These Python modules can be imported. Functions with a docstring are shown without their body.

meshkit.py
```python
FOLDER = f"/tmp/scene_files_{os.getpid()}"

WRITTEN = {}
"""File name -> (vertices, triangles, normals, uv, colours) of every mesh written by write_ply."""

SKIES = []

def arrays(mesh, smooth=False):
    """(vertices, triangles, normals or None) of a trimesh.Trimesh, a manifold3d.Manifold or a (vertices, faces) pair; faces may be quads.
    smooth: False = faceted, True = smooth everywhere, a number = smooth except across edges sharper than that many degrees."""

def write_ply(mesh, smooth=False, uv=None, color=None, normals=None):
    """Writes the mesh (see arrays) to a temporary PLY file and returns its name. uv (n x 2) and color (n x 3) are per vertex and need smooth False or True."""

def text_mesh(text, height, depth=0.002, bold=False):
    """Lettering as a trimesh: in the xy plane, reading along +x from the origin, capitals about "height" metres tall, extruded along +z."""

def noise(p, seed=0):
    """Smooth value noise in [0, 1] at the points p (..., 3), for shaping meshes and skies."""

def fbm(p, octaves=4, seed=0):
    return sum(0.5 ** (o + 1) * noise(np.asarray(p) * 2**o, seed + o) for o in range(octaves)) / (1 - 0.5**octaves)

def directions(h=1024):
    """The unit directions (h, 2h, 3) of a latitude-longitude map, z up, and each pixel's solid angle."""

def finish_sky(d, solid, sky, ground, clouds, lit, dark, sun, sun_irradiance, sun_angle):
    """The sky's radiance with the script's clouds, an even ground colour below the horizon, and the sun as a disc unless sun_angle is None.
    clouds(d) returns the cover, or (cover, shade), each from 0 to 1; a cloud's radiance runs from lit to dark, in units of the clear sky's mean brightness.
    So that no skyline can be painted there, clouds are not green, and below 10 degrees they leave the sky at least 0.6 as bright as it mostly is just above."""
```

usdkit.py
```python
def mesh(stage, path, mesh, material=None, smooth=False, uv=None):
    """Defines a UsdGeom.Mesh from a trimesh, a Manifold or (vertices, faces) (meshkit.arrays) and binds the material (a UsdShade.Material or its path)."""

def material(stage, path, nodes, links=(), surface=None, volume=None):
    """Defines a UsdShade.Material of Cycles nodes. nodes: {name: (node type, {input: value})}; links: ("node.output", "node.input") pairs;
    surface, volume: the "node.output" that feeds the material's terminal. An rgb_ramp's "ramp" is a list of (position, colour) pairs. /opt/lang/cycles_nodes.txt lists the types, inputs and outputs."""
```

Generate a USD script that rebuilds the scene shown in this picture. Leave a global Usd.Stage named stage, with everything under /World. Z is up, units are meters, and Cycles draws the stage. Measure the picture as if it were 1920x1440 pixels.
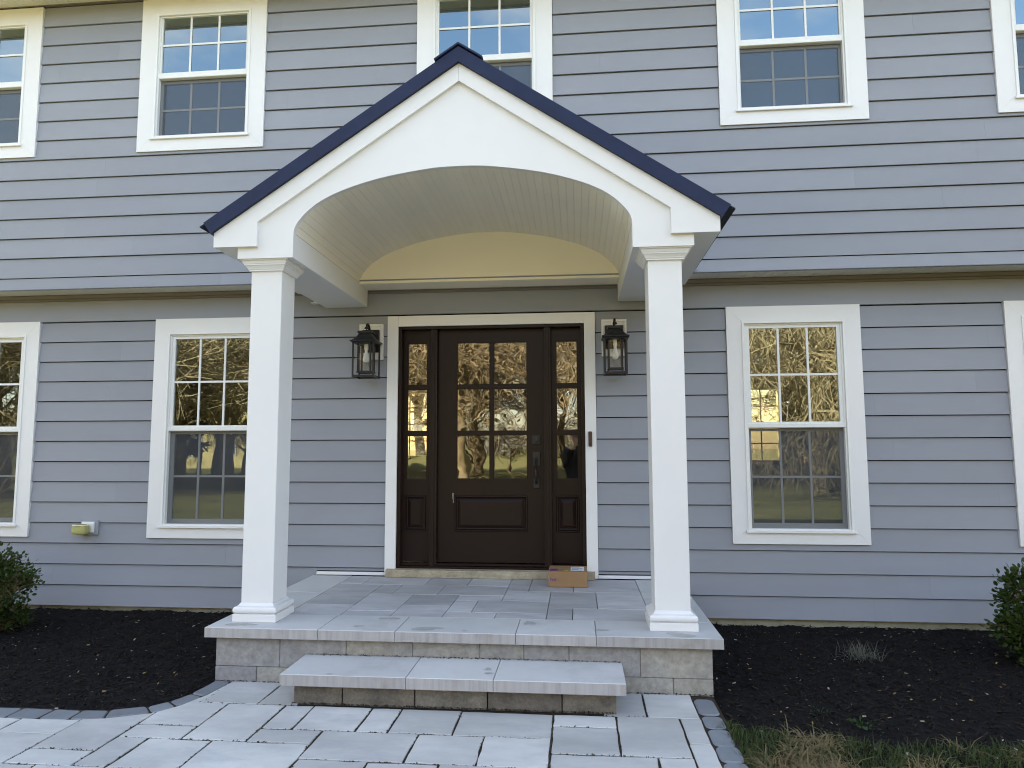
import math, random
import numpy as np, trimesh
from shapely.geometry import Polygon, box as sbox, LineString
from shapely.ops import unary_union
from pxr import Usd, UsdGeom, UsdLux, UsdShade, Gf, Sdf, Vt
import usdkit, meshkit

stage = Usd.Stage.CreateInMemory()
UsdGeom.SetStageUpAxis(stage, UsdGeom.Tokens.z)
UsdGeom.SetStageMetersPerUnit(stage, 1.0)
world = UsdGeom.Xform.Define(stage, '/World')
stage.SetDefaultPrim(world.GetPrim())
UsdGeom.Scope.Define(stage, '/World/Looks')

# ------------------------------------------------------------------ camera, sky, sun, exposure
CAM = (0.7241, -5.7628, 1.0526); YAW, PITCH, ROLL, FPX = 0.0945, 0.0919, -0.0030, 1288.26
EXPOSURE = 3.17
SUN_AZ, SUN_EL = math.radians(-32.0), math.radians(31.0)     # azimuth = atan2(x, y) of the direction to the sun
SKY_STRENGTH, SUN_INTENSITY = 0.06, 1.25


def camera():
    cy, sy, cp, sp = math.cos(YAW), math.sin(YAW), math.cos(PITCH), math.sin(PITCH)
    f = np.array([-sy * cp, cy * cp, sp]); r = np.array([cy, sy, 0.0]); u = np.cross(r, f)
    r, u = r * math.cos(ROLL) + u * math.sin(ROLL), u * math.cos(ROLL) - r * math.sin(ROLL)
    c = UsdGeom.Camera.Define(stage, '/World/camera')
    m = Gf.Matrix4d(*r, 0, *u, 0, *(-f), 0, *CAM, 1)
    c.AddTransformOp().Set(m)
    c.CreateHorizontalApertureAttr(36.0); c.CreateVerticalApertureAttr(27.0)
    c.CreateFocalLengthAttr(36.0 * FPX / 1920.0)
    c.CreateClippingRangeAttr(Gf.Vec2f(0.02, 2000.0))
    c.CreateExposureAttr(EXPOSURE)


camera()
K = lambda name, nodes, links, surface: usdkit.material(stage, '/World/Looks/' + name, nodes, links, surface=surface)
ADDED_CLOUD = np.array((0.58, 0.545, 0.50)) / 0.12                   # broken cloud added to raise and whiten the sky light, in clear sky units
sky_mat = K('sky', {
    's': ('sky_texture', {'sky_type': 'single_scattering', 'sun_disc': False, 'sun_elevation': SUN_EL, 'sun_rotation': SUN_AZ,
                          'air_density': 1.3, 'aerosol_density': 1.0, 'ozone_density': 1.0}),
    'tc': ('texture_coordinate', {}), 'mp': ('mapping', {'scale': (1.0, 1.0, 2.2), 'location': (8.0, 1.0, 17.0)}),
    'n': ('noise_texture', {'scale': 2.1, 'detail': 7.0, 'roughness': 0.58}),
    'r': ('rgb_ramp', {'ramp': [(0.44, (0, 0, 0)), (0.66, (0.85, 0.85, 0.85))]}),
    'm': ('mix_color', {'b': ADDED_CLOUD, 'use_clamp': False}),
    'b': ('background_shader', {'strength': SKY_STRENGTH})},
    [('tc.generated', 'mp.vector'), ('mp.vector', 'n.vector'), ('n.fac', 'r.fac'), ('r.color', 'm.fac'), ('s.color', 'm.a'), ('m.result', 'b.color')], 'b.background')
dome = UsdLux.DomeLight.Define(stage, '/World/sky')
UsdShade.MaterialBindingAPI.Apply(dome.GetPrim()).Bind(sky_mat)
dome.GetPrim().SetCustomDataByKey('kind', 'structure')
sun = UsdLux.DistantLight.Define(stage, '/World/sun')
sun.CreateIntensityAttr(SUN_INTENSITY); sun.CreateAngleAttr(0.53); sun.CreateNormalizeAttr(True)
sun.CreateColorAttr(Gf.Vec3f(1.0, 0.90, 0.74))
sun.AddRotateXYZOp().Set(Gf.Vec3f(90.0 - math.degrees(SUN_EL), 0.0, 180.0 - math.degrees(SUN_AZ)))

rng = np.random.default_rng(7)
random.seed(7)

# ------------------------------------------------------------------ helpers
_used = {}


def uniq(parent, name):
    n = _used.get((parent, name), 0)
    _used[(parent, name)] = n + 1
    return f'{parent}/{name}' + (f'_{n:03d}' if n else '')


class Node:
    def __init__(self, path, loc, prim):
        self.path, self.loc, self.prim = path, np.asarray(loc, float), prim

    def mesh(self, name, m, mat, smooth=False, label=None, kind=None):
        v, f, n = meshkit.arrays(m, smooth)
        p = uniq(self.path, name)
        v = v - self.loc
        me = UsdGeom.Mesh.Define(stage, p)
        me.CreatePointsAttr(Vt.Vec3fArray.FromNumpy(v.astype(np.float32)))
        me.CreateFaceVertexCountsAttr(Vt.IntArray.FromNumpy(np.full(len(f), 3, np.int32)))
        me.CreateFaceVertexIndicesAttr(Vt.IntArray.FromNumpy(f.astype(np.int32).ravel()))
        me.CreateSubdivisionSchemeAttr('none')
        if n is not None:
            me.CreateNormalsAttr(Vt.Vec3fArray.FromNumpy(n.astype(np.float32))); me.SetNormalsInterpolation('vertex')
        UsdShade.MaterialBindingAPI.Apply(me.GetPrim()).Bind(mat)
        if label: me.GetPrim().SetCustomDataByKey('label', label)
        if kind: me.GetPrim().SetCustomDataByKey('kind', kind)
        return Node(p, self.loc, me.GetPrim())

    def group(self, name, label=None):
        p = uniq(self.path, name)
        x = UsdGeom.Xform.Define(stage, p)
        if label: x.GetPrim().SetCustomDataByKey('label', label)
        return Node(p, self.loc, x.GetPrim())


ROOT = Node('/World', (0, 0, 0), world.GetPrim())


def tag(prim, label=None, category=None, group=None, kind=None):
    for k, v in (('label', label), ('category', category), ('group', group), ('kind', kind)):
        if v: prim.SetCustomDataByKey(k, v)


def thing(name, label, category, loc=(0, 0, 0), group=None, kind=None):
    p = uniq('/World', name)
    x = UsdGeom.Xform.Define(stage, p)
    x.AddTranslateOp().Set(Gf.Vec3d(*map(float, loc)))
    tag(x.GetPrim(), label, category, group, kind)
    return Node(p, loc, x.GetPrim())


def copy_of(src, name, loc, rotz, scale, label, group):
    p = uniq('/World', name)
    x = UsdGeom.Xform.Define(stage, p)
    x.GetPrim().GetReferences().AddInternalReference(src.path)
    x.ClearXformOpOrder()
    x.AddTranslateOp().Set(Gf.Vec3d(*map(float, loc)))
    x.AddRotateZOp().Set(rotz); x.AddScaleOp().Set(Gf.Vec3f(scale, scale, scale))
    tag(x.GetPrim(), label, src.prim.GetCustomDataByKey('category'), group)
    x.GetPrim().SetInstanceable(True)
    return x


def cat(*ms):
    vs, fs, o = [], [], 0
    for m in ms:
        v, f = (np.asarray(m.vertices), np.asarray(m.faces)) if hasattr(m, 'vertices') else (np.asarray(m[0], float), np.asarray(m[1]))
        vs.append(v); fs.append(f + o); o += len(v)
    return np.vstack(vs), np.vstack(fs)


BF = np.array([[0, 2, 1], [1, 2, 3], [4, 5, 6], [5, 7, 6], [0, 1, 4], [1, 5, 4], [2, 6, 3], [3, 6, 7], [0, 4, 2], [2, 4, 6], [1, 3, 5], [3, 7, 5]])


def bx(x0, x1, y0, y1, z0, z1, c=0.0):
    if x0 > x1: x0, x1 = x1, x0
    if y0 > y1: y0, y1 = y1, y0
    if z0 > z1: z0, z1 = z1, z0
    if c <= 0:
        v = np.array([[x, y, z] for z in (z0, z1) for y in (y0, y1) for x in (x0, x1)], float)
        return v, BF
    pts = []
    for x, sx in ((x0, 1), (x1, -1)):
        for y, sy in ((y0, 1), (y1, -1)):
            for z, sz in ((z0, 1), (z1, -1)):
                pts += [(x, y + sy * c, z + sz * c), (x + sx * c, y, z + sz * c), (x + sx * c, y + sy * c, z)]
    h = trimesh.convex.convex_hull(np.array(pts))
    return np.array(h.vertices), np.array(h.faces)


def hull(pts):
    h = trimesh.convex.convex_hull(np.asarray(pts, float))
    return np.array(h.vertices), np.array(h.faces)


def ext(poly, y0, y1, slope=None):
    """extrudes a polygon of (x, z) from front y0 to back y1; slope(z) gives the front's y"""
    out = []
    for g in (poly.geoms if hasattr(poly, 'geoms') else [poly]):
        if g.is_empty or g.area < 1e-7: continue
        m = trimesh.creation.extrude_polygon(g, 1.0, engine='earcut')
        v, f = np.array(m.vertices), np.array(m.faces)
        front = v[:, 2] > .5
        w = np.empty_like(v)
        w[:, 0], w[:, 2] = v[:, 0], v[:, 1]
        w[:, 1] = np.where(front, y0 if slope is None else slope(v[:, 1]), y1)
        out.append((w, f))
    return cat(*out)


def ring(x0, x1, z0, z1, t, b=None, top=None):
    b = t if b is None else b; top = t if top is None else top
    return sbox(x0, z0, x1, z1).difference(sbox(x0 + t, z0 + b, x1 - t, z1 - top))


def quad(x0, x1, y, z0, z1):
    return np.array([[x0, y, z0], [x1, y, z0], [x1, y, z1], [x0, y, z1]], float), np.array([[0, 1, 2], [0, 2, 3]])


def slab(poly, z0, z1, ch=0.004, tilt=(0, 0)):
    """a stone: polygon (x, y) from z0 to z1 with a chamfered top edge"""
    if hasattr(poly, 'geoms'): poly = max(poly.geoms, key=lambda g: g.area)
    if poly.convex_hull.area > poly.area * 1.02 and ch == 0 or poly.convex_hull.area > poly.area * 1.05:
        m = trimesh.creation.extrude_polygon(poly, z1 - z0, engine='earcut')
        return np.array(m.vertices) + [0, 0, z0], np.array(m.faces)
    p = np.array(poly.exterior.coords)[:-1]
    if Polygon(p).exterior.is_ccw is False: p = p[::-1]
    c = np.array(poly.centroid.coords[0]); n = len(p)
    r = np.linalg.norm(p - c, axis=1, keepdims=True)
    qb = poly.buffer(-ch, join_style=2, mitre_limit=8) if ch else poly
    q = np.array(qb.exterior.coords)[:-1] if qb.geom_type == 'Polygon' and not qb.is_empty else p[:1]
    if len(q) != n: q = c + (p - c) * (1 - ch * 1.2 / r)
    else:
        if Polygon(q).exterior.is_ccw is False: q = q[::-1]
        k = np.argmin(((q - p[0]) ** 2).sum(1)); q = np.roll(q, -k, axis=0)
    tz = lambda a, z: z + (a[:, 0] - c[0]) * tilt[0] + (a[:, 1] - c[1]) * tilt[1]
    v = np.vstack([np.c_[p, np.full(n, z0)], np.c_[p, tz(p, z1 - ch)], np.c_[q, tz(q, z1)], [[*c, z1]]])
    f = []
    for i in range(n):
        j = (i + 1) % n
        for a in (0, n):
            f += [[a + i, a + j, a + n + j], [a + i, a + n + j, a + n + i]]
        f.append([2 * n + i, 2 * n + j, 3 * n])
    return v, np.array(f)


def tube(pts, radii, n=8, caps=True):
    p = np.asarray(pts, float); m = len(p)
    r = np.broadcast_to(np.asarray(radii, float), (m,))
    t = np.gradient(p, axis=0); t /= np.linalg.norm(t, axis=1, keepdims=True) + 1e-12
    ref = np.array([0, 0, 1.0]) if abs(t[0][2]) < .9 else np.array([1.0, 0, 0])
    a = np.cross(t, ref); a /= np.linalg.norm(a, axis=1, keepdims=True) + 1e-12
    b = np.cross(t, a)
    an = np.arange(n) * 2 * np.pi / n
    v = (p[:, None] + r[:, None, None] * (np.cos(an)[None, :, None] * a[:, None] + np.sin(an)[None, :, None] * b[:, None])).reshape(-1, 3)
    i, j = np.meshgrid(np.arange(m - 1), np.arange(n), indexing='ij')
    q = np.stack([i * n + j, i * n + (j + 1) % n, (i + 1) * n + (j + 1) % n, (i + 1) * n + j], -1).reshape(-1, 4)
    f = np.vstack([q[:, [0, 1, 2]], q[:, [0, 2, 3]]])[:, ::-1]
    if caps:
        v = np.vstack([v, p[:1], p[-1:]])
        k = np.arange(n)
        f = np.vstack([f, np.c_[np.full(n, m * n), k, (k + 1) % n][:, ::-1] if False else np.c_[np.full(n, m * n), k, (k + 1) % n],
                       np.c_[np.full(n, m * n + 1), (m - 1) * n + (k + 1) % n, (m - 1) * n + k]])
    return v, f


def lathe(prof, cx, cy, n=24):
    """revolves (r, z) about the vertical through cx, cy"""
    p = np.asarray(prof, float); m = len(p); an = np.arange(n) * 2 * np.pi / n
    v = np.stack([cx + p[:, :1] * np.cos(an), cy + p[:, :1] * np.sin(an), np.repeat(p[:, 1:], n, 1)], -1).reshape(-1, 3)
    i, j = np.meshgrid(np.arange(m - 1), np.arange(n), indexing='ij')
    q = np.stack([i * n + j, i * n + (j + 1) % n, (i + 1) * n + (j + 1) % n, (i + 1) * n + j], -1).reshape(-1, 4)
    return v, np.vstack([q[:, [0, 1, 2]], q[:, [0, 2, 3]]])


def sq_lathe(prof, cx, cy, hx, hy):
    """square moulding: (offset, z) profile swept round a rectangle"""
    p = np.asarray(prof, float)
    rows = []
    for o, z in p:
        rows.append([(cx - hx - o, cy - hy - o, z), (cx + hx + o, cy - hy - o, z), (cx + hx + o, cy + hy + o, z), (cx - hx - o, cy + hy + o, z)])
    v = np.array(rows).reshape(-1, 3); m = len(p); f = []
    for i in range(m - 1):
        for j in range(4):
            a, b = i * 4 + j, i * 4 + (j + 1) % 4
            f += [[a, b, b + 4], [a, b + 4, a + 4]]
    f += [[2, 1, 0], [3, 2, 0], [4 * m - 4, 4 * m - 3, 4 * m - 2], [4 * m - 4, 4 * m - 2, 4 * m - 1]]
    return v, np.array(f)


# ------------------------------------------------------------------ materials
def paint(name, col, rough=0.5, var=0.04, bump=0.0, bscale=60.0, spec=0.5, grime=None, gscale=1.5, stretch=(1, 1, 1), rnd=0.0):
    """a coat of colour with soft large variation, a fine grain and a little difference from piece to piece"""
    c = np.array(col, float)
    nodes = {'g': ('geometry', {}), 'mp': ('mapping', {'scale': stretch}), 'n': ('noise_texture', {'scale': gscale, 'detail': 6.0, 'roughness': 0.65}),
             'r': ('rgb_ramp', {'ramp': [(0.3, c * (1 - var)), (0.7, c * (1 + var))]}),
             'p': ('principled_bsdf', {'roughness': rough, 'specular_ior_level': spec})}
    links = [('g.position', 'mp.vector'), ('mp.vector', 'n.vector'), ('n.fac', 'r.fac')]
    last = 'r.color'
    if grime is not None:
        nodes['gn'] = ('noise_texture', {'scale': gscale * 3.1, 'detail': 8.0, 'roughness': 0.7})
        nodes['gr'] = ('rgb_ramp', {'ramp': [(0.5, (0, 0, 0)), (0.75, (grime[1],) * 3)]})
        nodes['gm'] = ('mix_color', {'b': grime[0]})
        links += [('mp.vector', 'gn.vector'), ('gn.fac', 'gr.fac'), ('gr.color', 'gm.fac'), (last, 'gm.a')]
        last = 'gm.result'
    if rnd:
        nodes['oi'] = ('object_info', {}); nodes['mr'] = ('map_range', {'to_min': 1 - rnd, 'to_max': 1 + rnd})
        nodes['hv'] = ('hsv', {})
        links += [('oi.random', 'mr.value'), ('mr.result', 'hv.value'), (last, 'hv.color')]
        last = 'hv.color'
    links.append((last, 'p.base_color'))
    if bump:
        nodes['bn'] = ('noise_texture', {'scale': bscale, 'detail': 5.0, 'roughness': 0.6})
        nodes['bu'] = ('bump', {'strength': 1.0, 'distance': bump})
        links += [('mp.vector', 'bn.vector'), ('bn.fac', 'bu.height'), ('bu.normal', 'p.normal')]
    return K(name, nodes, links, 'p.BSDF')


M = {}
M['siding'] = paint('siding_paint', (0.272, 0.283, 0.320), 0.62, 0.06, 0.0006, 220, 0.35, grime=((0.27, 0.275, 0.30), 0.35), stretch=(0.25, 1, 1), rnd=0.045)
M['white'] = paint('white_paint', (0.745, 0.735, 0.735), 0.45, 0.02, 0.0002, 60)
M['vinyl'] = paint('white_vinyl', (0.76, 0.76, 0.75), 0.35, 0.015)
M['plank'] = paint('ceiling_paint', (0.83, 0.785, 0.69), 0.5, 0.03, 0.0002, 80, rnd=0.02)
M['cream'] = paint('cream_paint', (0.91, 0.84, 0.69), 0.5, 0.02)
M['soffit'] = paint('soffit_vinyl', (0.70, 0.68, 0.62), 0.5, 0.03)
M['dark_trim'] = paint('shade_toned_trim', (0.17, 0.15, 0.14), 0.6, 0.05)  # shade under the overhang put into the frieze trim colour
M['navy'] = paint('navy_metal', (0.013, 0.020, 0.058), 0.55, 0.15, spec=0.25, bump=0.0008, bscale=90, gscale=8)
M['shingle'] = paint('dark_shingle', (0.02, 0.023, 0.035), 0.85, 0.35, 0.002, 160, gscale=25)
M['door'] = paint('door_paint', (0.014, 0.0068, 0.0055), 0.33, 0.12, 0.0003, 60, 0.22)
M['black'] = paint('black_iron', (0.008, 0.0065, 0.0065), 0.42, 0.2, 0.0003, 140)
M['bronze'] = paint('bronze', (0.05, 0.022, 0.015), 0.4, 0.1)
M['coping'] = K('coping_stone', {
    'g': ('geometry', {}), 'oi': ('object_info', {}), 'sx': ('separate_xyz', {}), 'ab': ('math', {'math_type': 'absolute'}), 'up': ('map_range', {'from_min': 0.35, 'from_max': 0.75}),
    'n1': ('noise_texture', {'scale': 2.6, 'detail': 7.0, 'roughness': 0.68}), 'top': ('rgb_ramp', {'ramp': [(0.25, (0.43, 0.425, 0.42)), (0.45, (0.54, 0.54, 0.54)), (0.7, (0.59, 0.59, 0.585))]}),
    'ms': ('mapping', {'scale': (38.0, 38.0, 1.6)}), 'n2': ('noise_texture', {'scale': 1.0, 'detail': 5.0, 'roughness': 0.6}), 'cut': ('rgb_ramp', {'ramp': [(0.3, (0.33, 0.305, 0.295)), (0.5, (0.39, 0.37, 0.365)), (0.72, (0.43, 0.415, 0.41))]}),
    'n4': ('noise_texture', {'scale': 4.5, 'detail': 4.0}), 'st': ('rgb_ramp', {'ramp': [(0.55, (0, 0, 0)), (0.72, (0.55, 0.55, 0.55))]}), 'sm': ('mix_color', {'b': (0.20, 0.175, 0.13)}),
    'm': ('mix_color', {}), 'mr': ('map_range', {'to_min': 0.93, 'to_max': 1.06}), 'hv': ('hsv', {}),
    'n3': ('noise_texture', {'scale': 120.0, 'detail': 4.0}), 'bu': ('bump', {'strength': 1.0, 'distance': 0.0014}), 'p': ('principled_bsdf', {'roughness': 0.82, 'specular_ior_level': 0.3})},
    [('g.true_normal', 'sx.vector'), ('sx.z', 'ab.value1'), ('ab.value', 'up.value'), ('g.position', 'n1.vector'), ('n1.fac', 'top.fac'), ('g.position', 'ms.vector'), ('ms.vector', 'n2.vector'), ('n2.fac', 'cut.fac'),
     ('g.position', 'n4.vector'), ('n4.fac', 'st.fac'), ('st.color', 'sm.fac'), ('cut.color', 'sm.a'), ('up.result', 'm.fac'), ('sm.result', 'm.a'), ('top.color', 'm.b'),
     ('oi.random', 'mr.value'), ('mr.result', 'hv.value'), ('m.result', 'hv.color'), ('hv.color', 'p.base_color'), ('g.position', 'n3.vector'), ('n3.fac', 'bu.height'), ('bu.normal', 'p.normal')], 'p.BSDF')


def blockmat(name, tones, dark, scale, bump, bscale):
    return K(name, {'g': ('geometry', {}), 'oi': ('object_info', {}), 'rt': ('rgb_ramp', {'ramp': tones, 'interpolate': False}),
        'n1': ('noise_texture', {'scale': scale, 'detail': 6.0, 'roughness': 0.65}), 'r1': ('rgb_ramp', {'ramp': [(0.42, (0, 0, 0)), (0.68, (0.8, 0.8, 0.8))]}), 'm1': ('mix_color', {'b': dark}),
        'n2': ('noise_texture', {'scale': scale * 12, 'detail': 6.0, 'roughness': 0.7}), 'r2': ('rgb_ramp', {'ramp': [(0.3, (0.72, 0.72, 0.72)), (0.7, (1.18, 1.18, 1.18))]}), 'm2': ('mix_color', {'blend_type': 'multiply', 'fac': 1.0, 'use_clamp': False}),
        'n3': ('noise_texture', {'scale': bscale, 'detail': 5.0, 'roughness': 0.65}), 'bu': ('bump', {'strength': 1.0, 'distance': bump}), 'p': ('principled_bsdf', {'roughness': 0.9, 'specular_ior_level': 0.25})},
        [('oi.random', 'rt.fac'), ('g.position', 'n1.vector'), ('n1.fac', 'r1.fac'), ('r1.color', 'm1.fac'), ('rt.color', 'm1.a'), ('g.position', 'n2.vector'), ('n2.fac', 'r2.fac'), ('m1.result', 'm2.a'), ('r2.color', 'm2.b'),
         ('m2.result', 'p.base_color'), ('g.position', 'n3.vector'), ('n3.fac', 'bu.height'), ('bu.normal', 'p.normal')], 'p.BSDF')

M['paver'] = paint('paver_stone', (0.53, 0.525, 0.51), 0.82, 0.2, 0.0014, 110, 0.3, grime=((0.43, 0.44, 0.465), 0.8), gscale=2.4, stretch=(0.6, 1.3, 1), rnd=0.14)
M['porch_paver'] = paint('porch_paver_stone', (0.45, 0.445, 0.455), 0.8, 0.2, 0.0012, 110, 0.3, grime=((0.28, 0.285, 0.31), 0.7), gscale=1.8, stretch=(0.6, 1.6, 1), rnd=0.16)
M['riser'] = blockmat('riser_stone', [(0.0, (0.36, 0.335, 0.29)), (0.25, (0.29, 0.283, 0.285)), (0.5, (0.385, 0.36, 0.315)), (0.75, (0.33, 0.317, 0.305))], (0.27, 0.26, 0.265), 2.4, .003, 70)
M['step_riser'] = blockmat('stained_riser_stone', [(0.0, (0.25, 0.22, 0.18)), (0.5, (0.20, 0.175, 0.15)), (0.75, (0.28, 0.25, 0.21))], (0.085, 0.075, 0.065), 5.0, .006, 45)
M['cobble'] = paint('charcoal_paver', (0.20, 0.215, 0.235), 0.85, 0.14, 0.0016, 110, 0.3, gscale=5, rnd=0.12)
M['limestone'] = paint('limestone', (0.38, 0.33, 0.24), 0.9, 0.25, 0.006, 45, 0.2, grime=((0.22, 0.18, 0.11), 0.7), gscale=9)
M['concrete'] = paint('foundation_concrete', (0.36, 0.34, 0.25), 0.9, 0.18, 0.003, 30, 0.2, grime=((0.16, 0.16, 0.08), 0.8), gscale=3)
M['joint'] = paint('joint_sand', (0.048, 0.038, 0.030), 0.95, 0.4, 0.004, 70, 0.1, gscale=20)
M['mulch'] = paint('mulch_ground', (0.011, 0.010, 0.0105), 0.95, 0.5, 0.012, 60, 0.15, gscale=30)
M['chip'] = K('mulch_chip', {'o': ('object_info', {}), 'r': ('rgb_ramp', {'ramp': [(0.0, (0.007, 0.006, 0.006)), (0.55, (0.015, 0.012, 0.011)), (0.9, (0.017, 0.013, 0.011)), (1.0, (0.036, 0.025, 0.018))]}),
                           'p': ('principled_bsdf', {'roughness': 0.9, 'specular_ior_level': 0.2})}, [('o.random', 'r.fac'), ('r.color', 'p.base_color')], 'p.BSDF')
M['litter'] = K('pale_wood_bits', {'o': ('object_info', {}), 'r': ('rgb_ramp', {'ramp': [(0.0, (0.42, 0.38, 0.32)), (0.4, (0.30, 0.22, 0.12)), (0.7, (0.18, 0.10, 0.05)), (0.85, (0.36, 0.27, 0.08)), (1.0, (0.55, 0.52, 0.48))]}),
                             'p': ('principled_bsdf', {'roughness': 0.8})}, [('o.random', 'r.fac'), ('r.color', 'p.base_color')], 'p.BSDF')
M['lawn'] = paint('lawn_ground', (0.15, 0.145, 0.05), 0.95, 0.35, 0.03, 20, 0.1, grime=((0.24, 0.18, 0.08), 0.8), gscale=0.8)
M['soil'] = paint('soil', (0.17, 0.13, 0.065), 0.95, 0.4, 0.01, 30, 0.1, gscale=12)
M['inside'] = paint('inside_wall', (0.13, 0.115, 0.095), 0.8, 0.03)
M['inside_floor'] = paint('inside_floor', (0.10, 0.06, 0.03), 0.4, 0.2)
M['inside_trim'] = paint('inside_trim', (0.55, 0.47, 0.28), 0.5, 0.05)
M['shadow_sheath'] = paint('lap_shadow_sheathing', (0.008, 0.008, 0.010), 0.9, 0.1)  # lap shadow put into the colour: near-black behind the siding gaps
M['bark'] = paint('bare_bark', (0.16, 0.122, 0.060), 0.9, 0.35, 0.0, gscale=3)
M['cardboard'] = paint('cardboard', (0.30, 0.18, 0.092), 0.75, 0.06, 0.0003, 120, 0.2, gscale=6)
M['purple'] = paint('purple_ink', (0.11, 0.03, 0.20), 0.6, 0.05)
M['faint'] = paint('faint_purple_ink', (0.27, 0.145, 0.115), 0.7, 0.05)
M['yellow'] = paint('yellow_print', (0.50, 0.38, 0.02), 0.6, 0.1)
M['paper'] = paint('paper_label', (0.78, 0.80, 0.84), 0.5, 0.02)
M['ink'] = paint('label_ink', (0.12, 0.14, 0.20), 0.6, 0.05)
M['bulb'] = paint('bulb_white', (0.82, 0.82, 0.80), 0.25, 0.01)
M['cream_siding'] = paint('neighbour_siding', (0.62, 0.50, 0.20), 0.7, 0.05, gscale=1)
M['brickwall'] = K('neighbour_brick', {'g': ('geometry', {}), 'mp': ('mapping', {'rotation': (math.pi / 2, 0, 0)}),
    'b': ('brick_texture', {'scale': 1.0, 'brick_width': 0.22, 'row_height': 0.075, 'mortar_size': 0.01, 'color1': (0.30, 0.12, 0.07), 'color2': (0.22, 0.09, 0.055), 'mortar': (0.35, 0.3, 0.25)}),
    'p': ('principled_bsdf', {'roughness': 0.9})}, [('g.position', 'mp.vector'), ('mp.vector', 'b.vector'), ('b.color', 'p.base_color')], 'p.BSDF')


def glass(name, ior, tint, wav=0.0, wscale=3.0, rough=0.0, coat=(1, 1, 1)):
    nodes = {'t': ('transparent_bsdf', {'color': tint}), 'gl': ('glossy_bsdf', {'color': coat, 'roughness': rough}),
             'f': ('fresnel', {'IOR': ior}), 'm': ('mix_closure', {})}
    links = [('f.fac', 'm.fac'), ('t.BSDF', 'm.closure1'), ('gl.BSDF', 'm.closure2')]
    if wav:
        nodes |= {'g': ('geometry', {}), 'n': ('noise_texture', {'scale': wscale, 'detail': 1.5}), 'bu': ('bump', {'strength': 1.0, 'distance': wav})}
        links += [('g.position', 'n.vector'), ('n.fac', 'bu.height'), ('bu.normal', 'gl.normal')]
    return K(name, nodes, links, 'm.closure')


M['glass'] = glass('window_glass', 3.4, (0.74, 0.80, 0.80), 0.0005, 2.2, 0.0, (0.84, 0.97, 1.0))
M['door_glass'] = glass('door_glass', 2.7, (0.80, 0.80, 0.76), 0.0016, 4.0)
M['back_glass'] = glass('dimming_back_glass', 1.5, (0.55, 0.50, 0.34))  # tint added to dim and yellow the light seen through the back windows
M['lamp_glass'] = glass('lantern_glass', 1.5, (0.95, 0.95, 0.95))
M['screen'] = K('insect_screen', {'t': ('transparent_bsdf', {'color': (1, 1, 1)}), 'd': ('principled_bsdf', {'base_color': (0.015, 0.015, 0.018), 'roughness': 0.6}),
                                  'm': ('mix_closure', {'fac': 0.55})}, [('t.BSDF', 'm.closure1'), ('d.BSDF', 'm.closure2')], 'm.closure')
M['bubble'] = K('yellowed_plastic', {'p': ('principled_bsdf', {'base_color': (0.42, 0.40, 0.16), 'roughness': 0.22}), 't': ('transparent_bsdf', {'color': (0.85, 0.82, 0.5)}),
                                     'm': ('mix_closure', {'fac': 0.72})}, [('t.BSDF', 'm.closure1'), ('p.BSDF', 'm.closure2')], 'm.closure')


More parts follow.
